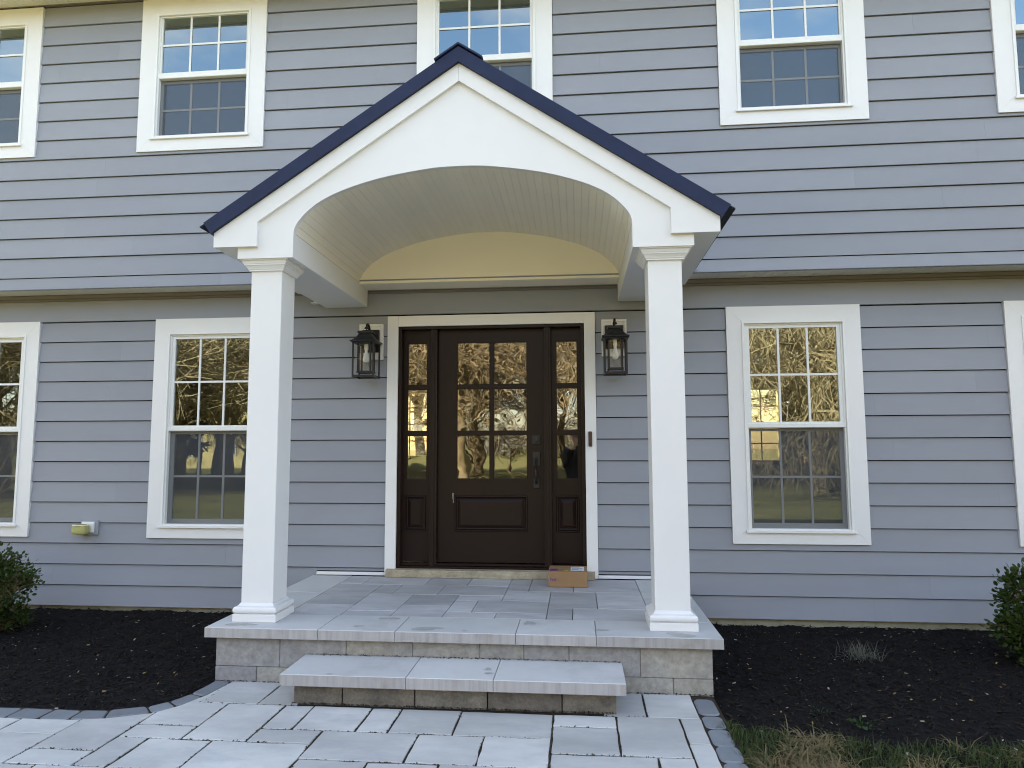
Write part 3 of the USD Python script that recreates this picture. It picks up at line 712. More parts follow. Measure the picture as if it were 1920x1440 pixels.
def stone(name, x0, x1, y0, y1, z0, z1, mat, ch=.003, gap=.0015, label=None, jit=.0):
    t = (rng.normal(0, jit), rng.normal(0, jit)) if jit else (0, 0)
    return st.mesh(name, slab(sbox(x0 + gap, min(y0, y1) + gap, x1 - gap, max(y0, y1) - gap), z0, z1, ch, t), mat, label=label)


st.mesh('core', cat(bx(-1.40, 1.41, -1.62, -0.032, GZ - .2, -0.078), bx(-.76, .86, -1.93, -1.63, GZ - .2, -0.230)), M['joint'])
cs = [PX0, -.8145, -.350, .356, .8165, PX1]
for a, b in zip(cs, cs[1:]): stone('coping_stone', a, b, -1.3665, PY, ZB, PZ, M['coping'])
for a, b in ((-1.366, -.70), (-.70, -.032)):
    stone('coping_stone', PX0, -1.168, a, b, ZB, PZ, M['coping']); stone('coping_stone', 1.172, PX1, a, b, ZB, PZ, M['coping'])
TILES = [(-1.168, -.98, -.032, -.36), (-.98, -.48, -.032, -.36), (-.48, -.145, -.032, -.36), (-.145, .183, -.032, -.36), (.183, .347, -.032, -.53), (.347, .68, -.032, -.53), (.68, 1.172, -.032, -.53),
         (-1.168, -.81, -.36, -.90), (-.81, -.645, -.36, -.70), (-.645, -.31, -.36, -.70), (-.31, .183, -.36, -.70), (.183, .515, -.53, -.865), (-.145, .183, -.70, -.865), (-.145, .02, -.865, -1.21),
         (.02, .515, -.865, -1.21), (.515, .845, -.53, -1.05), (.845, 1.172, -.53, -1.05), (.515, .68, -1.05, -1.366), (.68, 1.172, -1.05, -1.366), (.19, .515, -1.21, -1.366), (-.145, .19, -1.21, -1.366),
         (-.81, -.48, -.70, -1.22), (-.81, -.48, -1.22, -1.366), (-.48, -.145, -.70, -1.05), (-.48, -.145, -1.05, -1.366), (-1.168, -.81, -.90, -1.07), (-1.168, -.81, -1.07, -1.366), (-.31, -.145, -.0, -.0)]
for a, b, c, d in TILES:
    if d - c == 0: continue
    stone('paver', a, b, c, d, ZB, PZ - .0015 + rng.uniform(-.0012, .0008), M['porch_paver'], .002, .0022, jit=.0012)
hs = lambda: rng.uniform(-.002, .002)


def block(x0, x1, y0, y1, z0, z1, mat, c=.003):
    st.mesh('riser_block', bx(x0, x1, y0, y1, z0, z1, c), mat)


rx = [-1.4555, -1.057, -.652, -.251, .146, .402, .661, 1.064, 1.466]
zc = -0.246
for a, b in zip(rx, rx[1:]): o = hs(); block(a + .001, b - .001, RYY + o, RYY + .068, zc + .001, ZB - .001, M['riser'])
lx = [-1.4555, -1.198, -.85, -.40, .05, .5, .9, 1.246, 1.466]
for a, b in zip(lx, lx[1:]): o = hs(); block(a + .001, b - .001, RYY + o, RYY + .068, GZ - .03, zc - .001, M['riser'])
for sx, xx in ((-1, -1.4555), (1, 1.466)):
    ys = [RYY + .069, -1.2, -.75, -.3, -.034]
    for a, b in zip(ys, ys[1:]):
        for z0, z1 in ((zc + .001, ZB - .001), (-.45, zc - .001)):
            x0, x1 = sorted((xx, xx - sx * .05)); block(x0, x1, a + .001, b - .001, z0, z1, M['riser'])
SX = [-.896, -.200, .268, .961]
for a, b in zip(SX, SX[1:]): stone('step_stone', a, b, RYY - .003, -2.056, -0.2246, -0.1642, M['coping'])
sx_ = [-.8375, -.563, -.164, .231, .627, .913]
for a, b in zip(sx_, sx_[1:]):
    m = trimesh.Trimesh(*bx(a + .003, b - .003, SRY + hs(), SRY + .07, GZ - .03, -.2255, .004)).subdivide().subdivide()
    v = np.array(m.vertices); dd = meshkit.fbm(v * 22, 3, 9) - .5
    v[:, 1] += np.where(v[:, 1] < SRY + .02, dd * .010, 0)
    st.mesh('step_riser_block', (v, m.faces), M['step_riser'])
for xx in (-.8375, .913):
    s = -1 if xx < 0 else 1
    x0, x1 = sorted((xx, xx - s * .06)); st.mesh('step_riser_block', bx(x0, x1, SRY + .072, RYY - .004, GZ - .03, -.2255, .004), M['step_riser'])
M['damp'] = paint('damp_stain', (0.385, 0.38, 0.365), 0.75, 0.12, gscale=20)


def stain(cx, cy, rx_, ry_, z, seed):
    r = np.random.default_rng(seed)
    a = np.linspace(0, 2 * np.pi, 40, endpoint=False)
    k = 1 + sum(r.normal(0, .34 / j ** .8) * np.cos(j * a + r.uniform(0, 6)) for j in range(1, 7))
    p = np.c_[cx + rx_ * np.cos(a) * k, cy + ry_ * np.sin(a) * k]
    c = [[cx, cy, z]]
    n = len(p)
    st.mesh('damp_stain', (np.vstack([np.c_[p, np.full(n, z)], c]), np.array([[i, (i + 1) % n, n] for i in range(n)])), M['damp'])


for i_, (cx, cy, a_, b_) in enumerate([(-1.30, -1.655, .085, .028), (-.60, -1.625, .030, .018), (-.13, -1.655, .075, .035), (.06, -1.675, .020, .012), (.85, -1.60, .045, .018), (1.30, -1.66, .085, .034), (-.47, -1.42, .06, .03), (.42, -1.47, .04, .035)]):
    stain(cx, cy, a_, b_, PZ + .0012, 90 + i_)
for i_, (cx, cy, a_, b_) in enumerate([(.22, -1.88, .022, .020), (.235, -1.95, .028, .015), (-.62, -2.03, .02, .008)]):
    stain(cx, cy, a_, b_, -.1642 + .0012, 110 + i_)

# ================================================================== GROUND
S_ = (CAM[2] - GZ) / (CAM[2] + 0.3146)
g2w = lambda i, j: (CAM[0] + S_ * (-1.16 + .1587 * i - CAM[0]), CAM[1] + S_ * (-2.083 - .1522 * j - CAM[1]))
scl = lambda x, y: (CAM[0] + S_ * (x - CAM[0]), CAM[1] + S_ * (y - CAM[1]))
walk = ROOT.mesh('walkway', ext(sbox(0, 0, .01, .01), 0, .01), M['joint'])
stage.RemovePrim(walk.path); _used.pop(('/World', 'walkway'), None)
b_in = [scl(*p) for p in [(-1.315, -1.70), (-1.32, -1.76), (-1.35, -1.975), (-1.405, -2.13), (-1.49, -2.245), (-1.68, -2.335), (-1.84, -2.365), (-2.01, -2.37), (-2.24, -2.37), (-6.8, -2.37)]]
b_out = [scl(*p) for p in [(-1.42, -1.70), (-1.425, -1.76), (-1.44, -1.93), (-1.485, -2.055), (-1.575, -2.165), (-1.74, -2.23), (-1.88, -2.24), (-2.06, -2.235), (-2.25, -2.235), (-6.8, -2.235)]]
YE = -4.25
XR_in, XR_out = scl(1.328, 0)[0], scl(1.442, 0)[0]
paved = Polygon([(XR_in, RYY - .002)] + b_in + [(-6.8, YE), (XR_in, YE)])
region = Polygon([(XR_out + .01, RYY + .03), (XR_out + .01, YE - .02)] + [(-6.9, YE - .02)] + [(p[0], p[1] + .01) for p in b_out[::-1]] + [(-1.43, RYY + .03)])
wk = thing('walkway', None, None, (0, -3, GZ), kind='structure')
wk.mesh('bedding', slab(region.buffer(0), GZ - .12, GZ - .0055, 0), M['joint'])
RECT = [(-1, 1, -2.6, 0), (1, 2.4, -2.6, 0), (0, 2, 0, 3), (-2, 0, -2, 2), (-2, 0, 2, 3), (2, 3, 0, 2), (3, 5, 0, 2), (5, 6, 0, 2), (6, 8, 0, 2), (8, 11, 0, 2), (11, 13, 0, 1), (11, 13, 1, 3),
        (12.6, 14, -2.6, 0), (14, 15.7, -2.6, 0), (13, 15, 0, 3), (15, 15.7, 0, 2), (15, 15.7, 2, 4), (2, 4, 2, 3), (4, 7, 2, 4), (7, 9, 2, 4), (9, 11, 2, 4), (11, 14, 3, 4), (14, 15, 3, 5), (4, 6, 4, 6), (6, 8, 4, 5),
        (-1, 1, 3, 5), (1, 4, 3, 5), (-2, -1, 3, 5), (-4, -2, 0, 4), (-4, -2, 4, 5), (-6, -4, 1, 3), (-6, -4, 3, 5), (-5, -3, 5, 6), (-3, -1, 5, 6), (15, 15.7, 4, 6), (-8, -6, 1, 4), (2.4, 12.6, -1.0, 0)]
RECT = RECT[:-1]
occ = set()
for a, b, c, d in RECT:
    for i in range(math.floor(a), math.ceil(b)):
        for j in range(math.floor(c), math.ceil(d)): occ.add((i, j))
I0, I1, J1 = -36, 16, 14
for j in range(0, J1):
    for i in range(I0, I1):
        if (i, j) in occ: continue
        sizes = [(2, 2), (3, 2), (2, 1), (2, 3), (1, 2), (1, 1)]
        rng.shuffle(sizes)
        sizes = sorted(sizes, key=lambda s: s == (1, 1))
        for w, h in sizes:
            cells = [(i + a, j + b) for a in range(w) for b in range(h)]
            if all(c not in occ and c[0] < I1 and c[1] < J1 + 1 for c in cells):
                occ |= set(cells); RECT.append((i, i + w, j, j + h)); break
for a, b, c, d in RECT:
    (x0, y0), (x1, y1) = g2w(a, c), g2w(b, d)
    g = .0055
    r = sbox(x0 + g, y1 + g, x1 - g, y0 - g).intersection(paved.buffer(-.004))
    # the step and stoop stand on the ground: pavers stop at their faces
    r = r.difference(sbox(-.835, SRY + .02, .910, -1.5))
    if r.is_empty or r.area < 4e-4: continue
    if hasattr(r, 'geoms'): r = max(r.geoms, key=lambda q: q.area)
    n = len(r.exterior.coords)
    # slightly worn, uneven edges
    p = np.array(r.exterior.segmentize(.09).coords)[:-1]
    p = p + rng.normal(0, .0017, p.shape)
    wk.mesh('paver', slab(Polygon(p).buffer(0), GZ - .05, GZ + rng.uniform(-.0018, .0018), .0022, (rng.normal(0, .0025), rng.normal(0, .0025))), M['paver'])


def cobble(pts, rad=.019):
    p = Polygon(pts)
    p = p.buffer(-rad - .0045).buffer(rad, quad_segs=3)
    if p.is_empty: return
    wk.mesh('edging_stone', slab(p, GZ - .05, GZ + .001 + rng.uniform(-.003, .003), .006, (rng.normal(0, .008), rng.normal(0, .008))), M['cobble'])


def along(poly, s):
    p = np.array(poly); l = np.r_[0, np.cumsum(np.linalg.norm(np.diff(p, axis=0), axis=1))]
    return np.c_[np.interp(s, l, p[:, 0]), np.interp(s, l, p[:, 1])], l[-1]


_, li = along(b_in, 0); _, lo = along(b_out, 0)
# stone ends measured along the inner edge
ends = [0.05, .30, .47, .60, .82, 1.0, 1.17, 1.35, 1.53]
while ends[-1] < li - .2: ends.append(ends[-1] + rng.uniform(.15, .2))
for a, b in zip(ends, ends[1:]):
    pi, _ = along(b_in, np.array([a, (a + b) / 2, b])); lo_ = LineString(b_out); po = np.array([lo_.interpolate(lo_.project(__import__('shapely').Point(q))).coords[0] for q in pi])
    cobble(np.vstack([pi, po[::-1]]))
ys = [-1.80, -2.03, -2.20, -2.40, -2.565]
while ys[-1] > -4.2: ys.append(ys[-1] - rng.uniform(.16, .2))
for a, b in zip(ys, ys[1:]):
    ya, yb = scl(0, a)[1], scl(0, b)[1]
    cobble([(XR_in, ya), (XR_in, yb), (XR_out, yb), (XR_out, ya)], .034)

# lawn: one sheet to the horizon, dropping a little in front of the walk
gx = np.r_[np.linspace(-400, -30, 12), np.linspace(-25, 25, 41), np.linspace(30, 400, 12)]
gy = np.r_[np.linspace(-400, -40, 10), np.linspace(-35, 14, 40), np.linspace(20, 400, 10)]
X, Y = np.meshgrid(gx, gy, indexing='xy')
Z = np.full_like(X, GZ - .085)
v = np.c_[X.ravel(), Y.ravel(), Z.ravel()]
nx, ny = len(gx), len(gy)
i, j = np.meshgrid(np.arange(ny - 1), np.arange(nx - 1), indexing='ij')
q = np.stack([i * nx + j, i * nx + j + 1, (i + 1) * nx + j + 1, (i + 1) * nx + j], -1).reshape(-1, 4)
ln = ROOT.mesh('lawn', (v, np.vstack([q[:, [0, 1, 2]], q[:, [0, 2, 3]]])), M['lawn'])
tag(ln.prim, kind='structure')


def sheet(name, poly, zf, step, mat, skirt=.2):
    x0, y0, x1, y1 = poly.bounds
    xs, ys_ = np.arange(x0, x1 + step, step), np.arange(y0, y1 + step, step)
    X, Y = np.meshgrid(xs, ys_)
    import shapely
    ins = shapely.contains_xy(poly, X, Y)
    nx = len(xs)
    i, j = np.meshgrid(np.arange(len(ys_) - 1), np.arange(nx - 1), indexing='ij')
    ok = ins[:-1, :-1] & ins[1:, :-1] & ins[:-1, 1:] & ins[1:, 1:]
    q = np.stack([i * nx + j, i * nx + j + 1, (i + 1) * nx + j + 1, (i + 1) * nx + j], -1)[ok]
    v = np.c_[X.ravel(), Y.ravel(), zf(X.ravel(), Y.ravel())]
    used, inv = np.unique(q, return_inverse=True)
    q = inv.reshape(q.shape)
    n = ROOT.mesh(name, (v[used], np.vstack([q[:, [0, 1, 2]], q[:, [0, 2, 3]]])), mat, True)
    tag(n.prim, kind='structure')
    return n


EDGE_L = LineString(b_out); EDGE_R = LineString([(XR_out, -1.7), (XR_out, -4)])


def mz(x, y):
    p = np.c_[np.atleast_1d(x), np.atleast_1d(y), np.zeros(np.size(x))]
    base = np.where(p[:, 0] > 0, -.368, -.350) + .0 * p[:, 1]
    t = np.clip(-p[:, 1] / 2.2, 0, 1)
    base = base + (GZ - .014 - base) * t ** 1.2
    import shapely
    d = np.minimum(shapely.distance(EDGE_L, shapely.points(p[:, :2])), shapely.distance(EDGE_R, shapely.points(p[:, :2])))
    base = base - .022 * np.exp(-(d / .07) ** 2)
    return base + (.022 - .010 * t) * (meshkit.fbm(p * 9, 3, 2) - .5) + (.016 - .006 * t) * (meshkit.noise(p * 42, 4) - .5)


bedL = Polygon([(-7, .03), (-1.44, .03), (-1.44, RYY)] + b_out[1:-1] + [(-7, b_out[-1][1])])
edgeR = [(XR_out + .012, -2.10), (1.50, -2.16), (1.64, -2.20), (1.87, -2.25), (2.18, -2.32), (2.55, -2.27), (2.75, -2.26), (3.4, -2.36), (4.5, -2.3), (7, -2.3)]
bedR = Polygon([(1.455, .03), (1.455, -1.70), (XR_out + .004, -1.78)] + [(a, b - .22) for a, b in edgeR] + [(7, .03)])
sheet('mulch_bed', bedL.buffer(.03), mz, .022, M['mulch'])
sheet('mulch_bed', bedR.buffer(.03), mz, .022, M['mulch'])
soilR = Polygon([(XR_out + .006, -2.30), (2.2, -2.62), (7, -2.5), (7, -4.4), (XR_out + .006, -4.4)])
sheet('soil', soilR, lambda x, y: GZ - .018 + .02 * (meshkit.fbm(np.c_[x, y, x * 0] * 8, 3, 8) - .5), .03, M['soil'])


def instancer(name, proto_mesh, mat, pos, quat, scale, label, category):
    p = uniq('/World', name)
    pi = UsdGeom.PointInstancer.Define(stage, p)
    usdkit.mesh(stage, p + '/piece', proto_mesh, mat)
    pi.CreatePrototypesRel().SetTargets([Sdf.Path(p + '/piece')])
    pi.CreateProtoIndicesAttr(Vt.IntArray.FromNumpy(np.zeros(len(pos), np.int32)))
    pi.CreatePositionsAttr(Vt.Vec3fArray.FromNumpy(np.asarray(pos, np.float32)))
    pi.CreateOrientationsAttr(Vt.QuathArray([Gf.Quath(float(q[0]), float(q[1]), float(q[2]), float(q[3])) for q in quat]))
    pi.CreateScalesAttr(Vt.Vec3fArray.FromNumpy(np.asarray(scale, np.float32)))
    tag(pi.GetPrim(), label, category, kind='stuff')


def scatter(poly, n, seed):
    import shapely
    r = np.random.default_rng(seed)
    x0, y0, x1, y1 = poly.bounds
    out = np.empty((0, 2))
    while len(out) < n:
        p = np.c_[r.uniform(x0, x1, n), r.uniform(y0, y1, n)]
        out = np.vstack([out, p[shapely.contains_xy(poly, p[:, 0], p[:, 1])]])
    return out[:n]


def lay(n, r, tilt=.5):
    """random flat-lying orientations as quaternions"""
    yaw, a, b = r.uniform(0, 2 * np.pi, n), r.normal(0, tilt, n), r.normal(0, tilt, n)
    from scipy.spatial.transform import Rotation as Ro
    q = (Ro.from_euler('z', yaw) * Ro.from_euler('x', a) * Ro.from_euler('y', b)).as_quat()
    return q[:, [3, 0, 1, 2]]


vis = sbox(-4.9, -2.8, 4.9, .02)
r1 = np.random.default_rng(11)
chip = hull([(-.5, -.12, 0), (.5, -.08, .02), (.45, .1, 0), (-.5, .1, .03), (-.4, -.1, .12), (.4, .06, .14)])
for nm, bed, n in (('left', bedL, 22000), ('right', bedR, 28000)):
    p = scatter(bed.intersection(vis).buffer(-.01), n, 20 + len(nm))
    instancer('bark_mulch', chip, M['chip'], np.c_[p, mz(p[:, 0], p[:, 1]) + r1.uniform(-.002, .010, n)], lay(n, r1, .4), (.011 + .036 * r1.random((n, 1)) ** 2) * np.c_[np.ones(n), r1.uniform(.4, 1.3, n), r1.uniform(.5, 1.0, n)],
              f'black shredded bark mulch in the bed {nm} of the stoop', 'mulch')
for nm, bed, n in (('left', bedL, 290), ('right', bedR, 600)):
    p = scatter(bed.intersection(vis).buffer(-.02), n, 40 + len(nm))
    instancer('leaf_litter', chip, M['litter'], np.c_[p, mz(p[:, 0], p[:, 1]) + .012], lay(n, r1, .25), (.006 + .019 * r1.random((n, 1)) ** 2.2) * np.c_[np.ones(n), r1.uniform(.8, 3.0, n), r1.uniform(.3, .8, n)],
              f'pale wood bits and leaf scraps on the {nm} mulch bed', 'litter')


rq = np.random.default_rng(31)
gp = []
for (xa, xb, y, z, dn) in ((-.84, .915, SRY - .004, GZ, 620), (-1.455, -.84, RYY - .004, GZ, 160), (.915, 1.466, RYY - .004, GZ, 140), (-.89, .955, RYY - .006, -.1642, 300)):
    x = rq.uniform(xa, xb, dn)
    gp.append(np.c_[x, y - np.abs(rq.normal(0, .006, dn)), z + rq.uniform(0, .005, dn)])
for a, b, c, d in RECT:
    (x0, y0), (x1, y1) = g2w(a, c), g2w(b, d)
    if y0 < -3.1 or x1 < -2.6: continue
    n = int(26 * ((x1 - x0) + (y0 - y1)) / .3)
    if x1 > XR_in - .02 or x0 < -1.9: continue
    k = n // 2
    e1 = np.c_[rq.uniform(x0, x1, k), np.full(k, y1) + rq.normal(0, .0035, k)]; e2 = np.c_[np.full(n - k, x0) + rq.normal(0, .0035, n - k), rq.uniform(y1, y0, n - k)]
    e = np.vstack([e1, e2])
    e = e[~((e[:, 0] > -.845) & (e[:, 0] < .92) & (e[:, 1] > SRY))]
    import shapely
    e = e[shapely.contains_xy(paved, e[:, 0], e[:, 1])]
    gp.append(np.c_[e, GZ - .004 + rq.uniform(0, .004, len(e))])
gp = np.vstack(gp)
M['grit'] = K('joint_grit', {'o': ('object_info', {}), 'r': ('rgb_ramp', {'ramp': [(0.0, (0.02, 0.015, 0.012)), (0.5, (0.05, 0.035, 0.025)), (0.75, (0.04, 0.045, 0.018)), (1.0, (0.12, 0.09, 0.06))]}), 'p': ('principled_bsdf', {'roughness': 0.95})},
                 [('o.random', 'r.fac'), ('r.color', 'p.base_color')], 'p.BSDF')
instancer('joint_grit', chip, M['grit'], gp, lay(len(gp), rq, .6), (.004 + .010 * rq.random((len(gp), 1)) ** 2) * np.c_[np.ones(len(gp)), rq.uniform(1.5, 3.5, len(gp)), rq.uniform(1, 2.5, len(gp))],
          'dark grit and moss in the joints of the walkway and at the foot of the step', 'grit')


def blades(pts, z, h, w, lean, r, curl=1.0):
    """bent grass blades, three segments each"""
    n = len(pts)
    az = r.uniform(0, 2 * np.pi, n); d = np.c_[np.cos(az), np.sin(az), np.zeros(n)]; s = np.c_[-np.sin(az), np.cos(az), np.zeros(n)]
    h = r.uniform(*h, n)[:, None]; w = r.uniform(*w, n)[:, None]; le = r.uniform(*lean, n)[:, None]
    b = np.c_[pts, z]
    up = np.array([0, 0, 1.0])
    p1 = b + h * .45 * (up * np.cos(le) + d * np.sin(le)); l2 = np.minimum(le * (1 + .7 * curl), 1.7)
    p2 = p1 + h * .35 * (up * np.cos(l2) + d * np.sin(l2)); l3 = np.minimum(le * (1 + 1.3 * curl), 2.0)
    p3 = p2 + h * .2 * (up * np.cos(l3) + d * np.sin(l3))
    v = np.stack([b - s * w, b + s * w, p1 - s * w * .8, p1 + s * w * .8, p2 - s * w * .5, p2 + s * w * .5, p3], 1).reshape(-1, 3)
    f0 = np.array([[0, 1, 3], [0, 3, 2], [2, 3, 5], [2, 5, 4], [4, 5, 6]])
    f = (np.arange(n)[:, None, None] * 7 + f0[None]).reshape(-1, 3)
    return v, f


grR = Polygon([(a, b) for a, b in edgeR] + [(7, -4.4), (XR_out + .03, -4.4)]).intersection(sbox(1, -3.4, 4.5, 0))
rg_ = np.random.default_rng(5)
p = scatter(grR.buffer(.03), 30000, 3)
clump = meshkit.fbm(np.c_[p * 5, p[:, 0] * 0], 3, 12)
dry = p[clump > .44]; grn = p[clump < .52]
gz_ = lambda q: GZ - .022 + .02 * (meshkit.fbm(np.c_[q, q[:, 0] * 0] * 8, 3, 8) - .5)
n1 = ROOT.mesh('dry_grass', blades(dry, gz_(dry) + .004, (.05, .16), (.0016, .0034), (.7, 1.5), rg_), M['straw'])
tag(n1.prim, 'dead tan grass at the edge of the right mulch bed', 'dry grass', kind='stuff')
n2 = ROOT.mesh('green_grass', blades(grn, gz_(grn), (.03, .085), (.0014, .0028), (.1, 1.0), rg_), M['grass'])
tag(n2.prim, 'short green grass growing through the dead grass beside the walkway', 'grass', kind='stuff')


# ---- plants
def leaf_cloud(centers, normals, size, r, aspect=.5):
    """leaf blades: folded rhombs pointing outwards"""
    n = len(centers)
    d = normals + r.normal(0, .55, (n, 3)); d /= np.linalg.norm(d, axis=1, keepdims=True)
    s = np.cross(d, r.normal(0, 1, (n, 3))); s /= np.linalg.norm(s, axis=1, keepdims=True)
    u = np.cross(s, d)
    L = r.uniform(*size, n)[:, None]; w = L * aspect * .5
    c = centers
    v = np.stack([c, c + d * L * .35 + s * w + u * L * .06, c + d * L * .75 + s * w * .8 + u * L * .05, c + d * L, c + d * L * .75 - s * w * .8 + u * L * .05, c + d * L * .35 - s * w + u * L * .06, c + d * L * .5 - u * L * .02], 1).reshape(-1, 3)
    f0 = np.array([[0, 1, 6], [1, 2, 6], [2, 3, 6], [3, 4, 6], [4, 5, 6], [5, 0, 6]])
    return v, (np.arange(n)[:, None, None] * 7 + f0[None]).reshape(-1, 3)


def shrub(name, label, base, lobes, n, size, seed):
    r = np.random.default_rng(seed)
    t = thing(name, label, 'shrub', base)
    stems, cs_, ns_ = [], [], []
    for (c, rad) in lobes:
        c = np.array(c)
        k = int(n * rad ** 2 / sum(b ** 2 for _, b in lobes))
        twigs = max(6, k // 16)
        for _ in range(twigs):
            d = r.normal(0, 1, 3); d[2] = d[2] * .8 + .35; d /= np.linalg.norm(d)
            tip = c + d * rad * r.uniform(.72, 1.12)
            st0 = c + d * rad * .15 + r.normal(0, .03, 3)
            stems.append(tube([np.array(base) + r.normal(0, .02, 3) * [1, 1, 0], (np.array(base) + st0) / 2 + r.normal(0, .02, 3), st0, (st0 + tip) / 2 + r.normal(0, .015, 3), tip], [.008, .006, .004, .003, .0015], 4, False) if r.random() < .35
                         else tube([st0, (st0 + tip) / 2 + r.normal(0, .015, 3), tip], [.004, .003, .0015], 4, False))
            m = k // twigs
            q = r.uniform(.35, 1.0, m)[:, None] ** .7
            cs_.append(st0 + (tip - st0) * q + r.normal(0, .022, (m, 3))); ns_.append(np.tile(d + [0, 0, .25], (m, 1)) + r.normal(0, .35, (m, 3)))
    t.mesh('stems', cat(*stems), M['bark'])
    t.mesh('foliage', leaf_cloud(np.vstack(cs_), np.vstack(ns_), size, r, .6), M['leaf'], True, kind='stuff')


shrub('shrub', 'green leafy shrub cut off by the left edge, against the siding', (-3.82, -.78, -.36),
      [((-3.60, -.80, .0), .18), ((-3.85, -.70, .05), .24), ((-3.62, -.72, -.24), .12), ((-4.1, -.9, -.05), .28), ((-3.78, -.88, -.24), .18)], 9000, (.018, .036), 1)
shrub('shrub', 'taller green shrub at the right edge of the mulch bed', (3.85, -.82, -.36),
      [((3.74, -.75, .06), .19), ((3.62, -.85, -.17), .17), ((3.98, -.8, .0), .28), ((3.68, -1.0, -.30), .16), ((3.9, -.9, .14), .18)], 8000, (.024, .046), 2)

r3 = np.random.default_rng(8)


def tuft(name, label, cat_, c, n, h, rad, mat, lean=(.2, 1.3), w=(.0012, .0022)):
    t = thing(name, label, cat_, (c[0], c[1], float(mz(c[0], c[1])[0])))
    p = np.array(c)[:2] + r3.normal(0, rad, (n, 2))
    t.mesh('blades', blades(p, mz(p[:, 0], p[:, 1]), h, w, lean, r3), mat)
    return t


tuft('dry_tuft', 'dry straw coloured grass tuft in the right mulch bed', 'dry plant', (2.60, -.80), 160, (.06, .15), .055, M['tuft'])


def weed(label, c, n, size, rad):
    t = thing('weed', label, 'weed', (c[0], c[1], float(mz(c[0], c[1])[0])))
    k = np.c_[r3.normal(0, rad, (n, 2)) + c[:2], np.zeros(n)]
    k[:, 2] = mz(k[:, 0], k[:, 1]) + r3.uniform(.005, .04, n)
    t.mesh('leaves', leaf_cloud(k, np.c_[k[:, :2] - c[:2], np.full(n, .02)] * 20, size, r3, .7), M['weed'], True)
    t.mesh('stems', cat(*[tube([(c[0], c[1], k[i, 2] - .03), k[i]], [.0015, .001], 4, False) for i in range(0, n, 3)]), M['weed'])


weed('small green weed near the middle of the right mulch bed, beside the paver edging', (1.975, -1.88), 18, (.010, .022), .024)
weed('leafy green weed at the front of the right mulch bed, largest of the weeds', (2.12, -2.05), 30, (.012, .026), .034)
weed('faint low weed between the grass edge and the other weeds', (1.90, -2.07), 12, (.009, .017), .030)

# ================================================================== PACKAGE
pk = thing('package', 'brown cardboard parcel with purple lettering leaning at the front door sill', 'package', (.638, -.24, PZ))
X0, X1, Y0, Y1, Z1 = .489, .787, -.374, -.108, .103
pk.mesh('box', bx(X0, X1, Y0, Y1, PZ + .001, Z1, .003), M['cardboard'])
pk.mesh('tape', bx(X0 + .002, X1 - .002, (Y0 + Y1) / 2 - .022, (Y0 + Y1) / 2 + .022, Z1 - .0002, Z1 + .0008), paint('clear_tape', (0.36, 0.22, 0.11), 0.25, 0.05))


def text(t, h, x, z, mat, nm):
    m = meshkit.text_mesh(t, h, .0008, True)
    v = np.array(m.vertices)
    w = np.c_[v[:, 0] + x, Y0 - .0002 - v[:, 2], v[:, 1] + z]
    pk.mesh(nm, (w, m.faces[:, ::-1] if False else m.faces), mat)
    return v[:, 0].max()


wd = text('Fed', .0195, X0 + .011, .034, M['purple'], 'lettering')
text('Ex', .0195, X0 + .013 + wd, .034, M['faint'], 'faint_lettering')
# top: purple print, yellow mark, address label
pk.mesh('top_print', cat(bx(X0 + .012, X0 + .070, Y0 + .03, Y0 + .15, Z1 + .0001, Z1 + .0007)), M['purple'])
pk.mesh('yellow_mark', hull([(X0 + .115, Y0 + .035, Z1 + .0001), (X0 + .155, Y0 + .03, Z1 + .0001), (X0 + .150, Y0 + .075, Z1 + .0001), (X0 + .130, Y0 + .06, Z1 + .0001), (X0 + .135, Y0 + .05, Z1 + .0009)]), M['yellow'])
lb = pk.mesh('address_label', bx(X0 + .170, X0 + .275, Y0 + .03, Y0 + .21, Z1 + .0010, Z1 + .0018), M['paper'])
lb.mesh('print_lines', cat(*[bx(X0 + .178, X0 + .178 + w_, Y0 + y_, Y0 + y_ + .012, Z1 + .0019, Z1 + .0023) for w_, y_ in ((.08, .06), (.05, .09), (.085, .12), (.06, .15))]), M['ink'])

# ================================================================== ACROSS THE LAWN (seen in the glass)
def bare_tree(seed, height, droop):
    r = np.random.default_rng(seed)
    segs_t, segs_b = [], []

    def grow(p, d, L, rad, lev):
        n = (5, 4, 3, 3, 2, 2)[lev]
        pts, rr = [p], [rad]
        for k in range(n):
            d = d + r.normal(0, .10 + .05 * lev, 3) + np.array([0, 0, -droop * lev * .06 + .05]); d /= np.linalg.norm(d)
            p = p + d * L / n; pts.append(p); rr.append(rad * (1 - .55 * (k + 1) / n))
        (segs_t if lev == 0 else segs_b).append(tube(pts, rr, 8 if lev == 0 else (5 if lev == 1 else 3), False))
        if lev >= 5: return
        for k in range((8, 6, 5, 4, 3)[lev]):
            i = r.integers(1 if lev else 2, n + 1)
            az = r.uniform(0, 2 * np.pi); side = np.array([np.cos(az), np.sin(az), r.uniform(-.15, .45)])
            nd = d * .8 + side * r.uniform(.5, 1.1); nd /= np.linalg.norm(nd)
            grow(pts[i], nd, L * r.uniform(.55, .76), max(.011, rr[i] * r.uniform(.42, .7)), lev + 1)
    grow(np.zeros(3), np.array([0, 0, 1.0]), 3.2, .20, 0)
    v = np.vstack([m[0] for m in segs_t + segs_b]); k = height / v[:, 2].max()
    return [(q[0] * k, q[1]) for q in (cat(*segs_t), cat(*segs_b))]


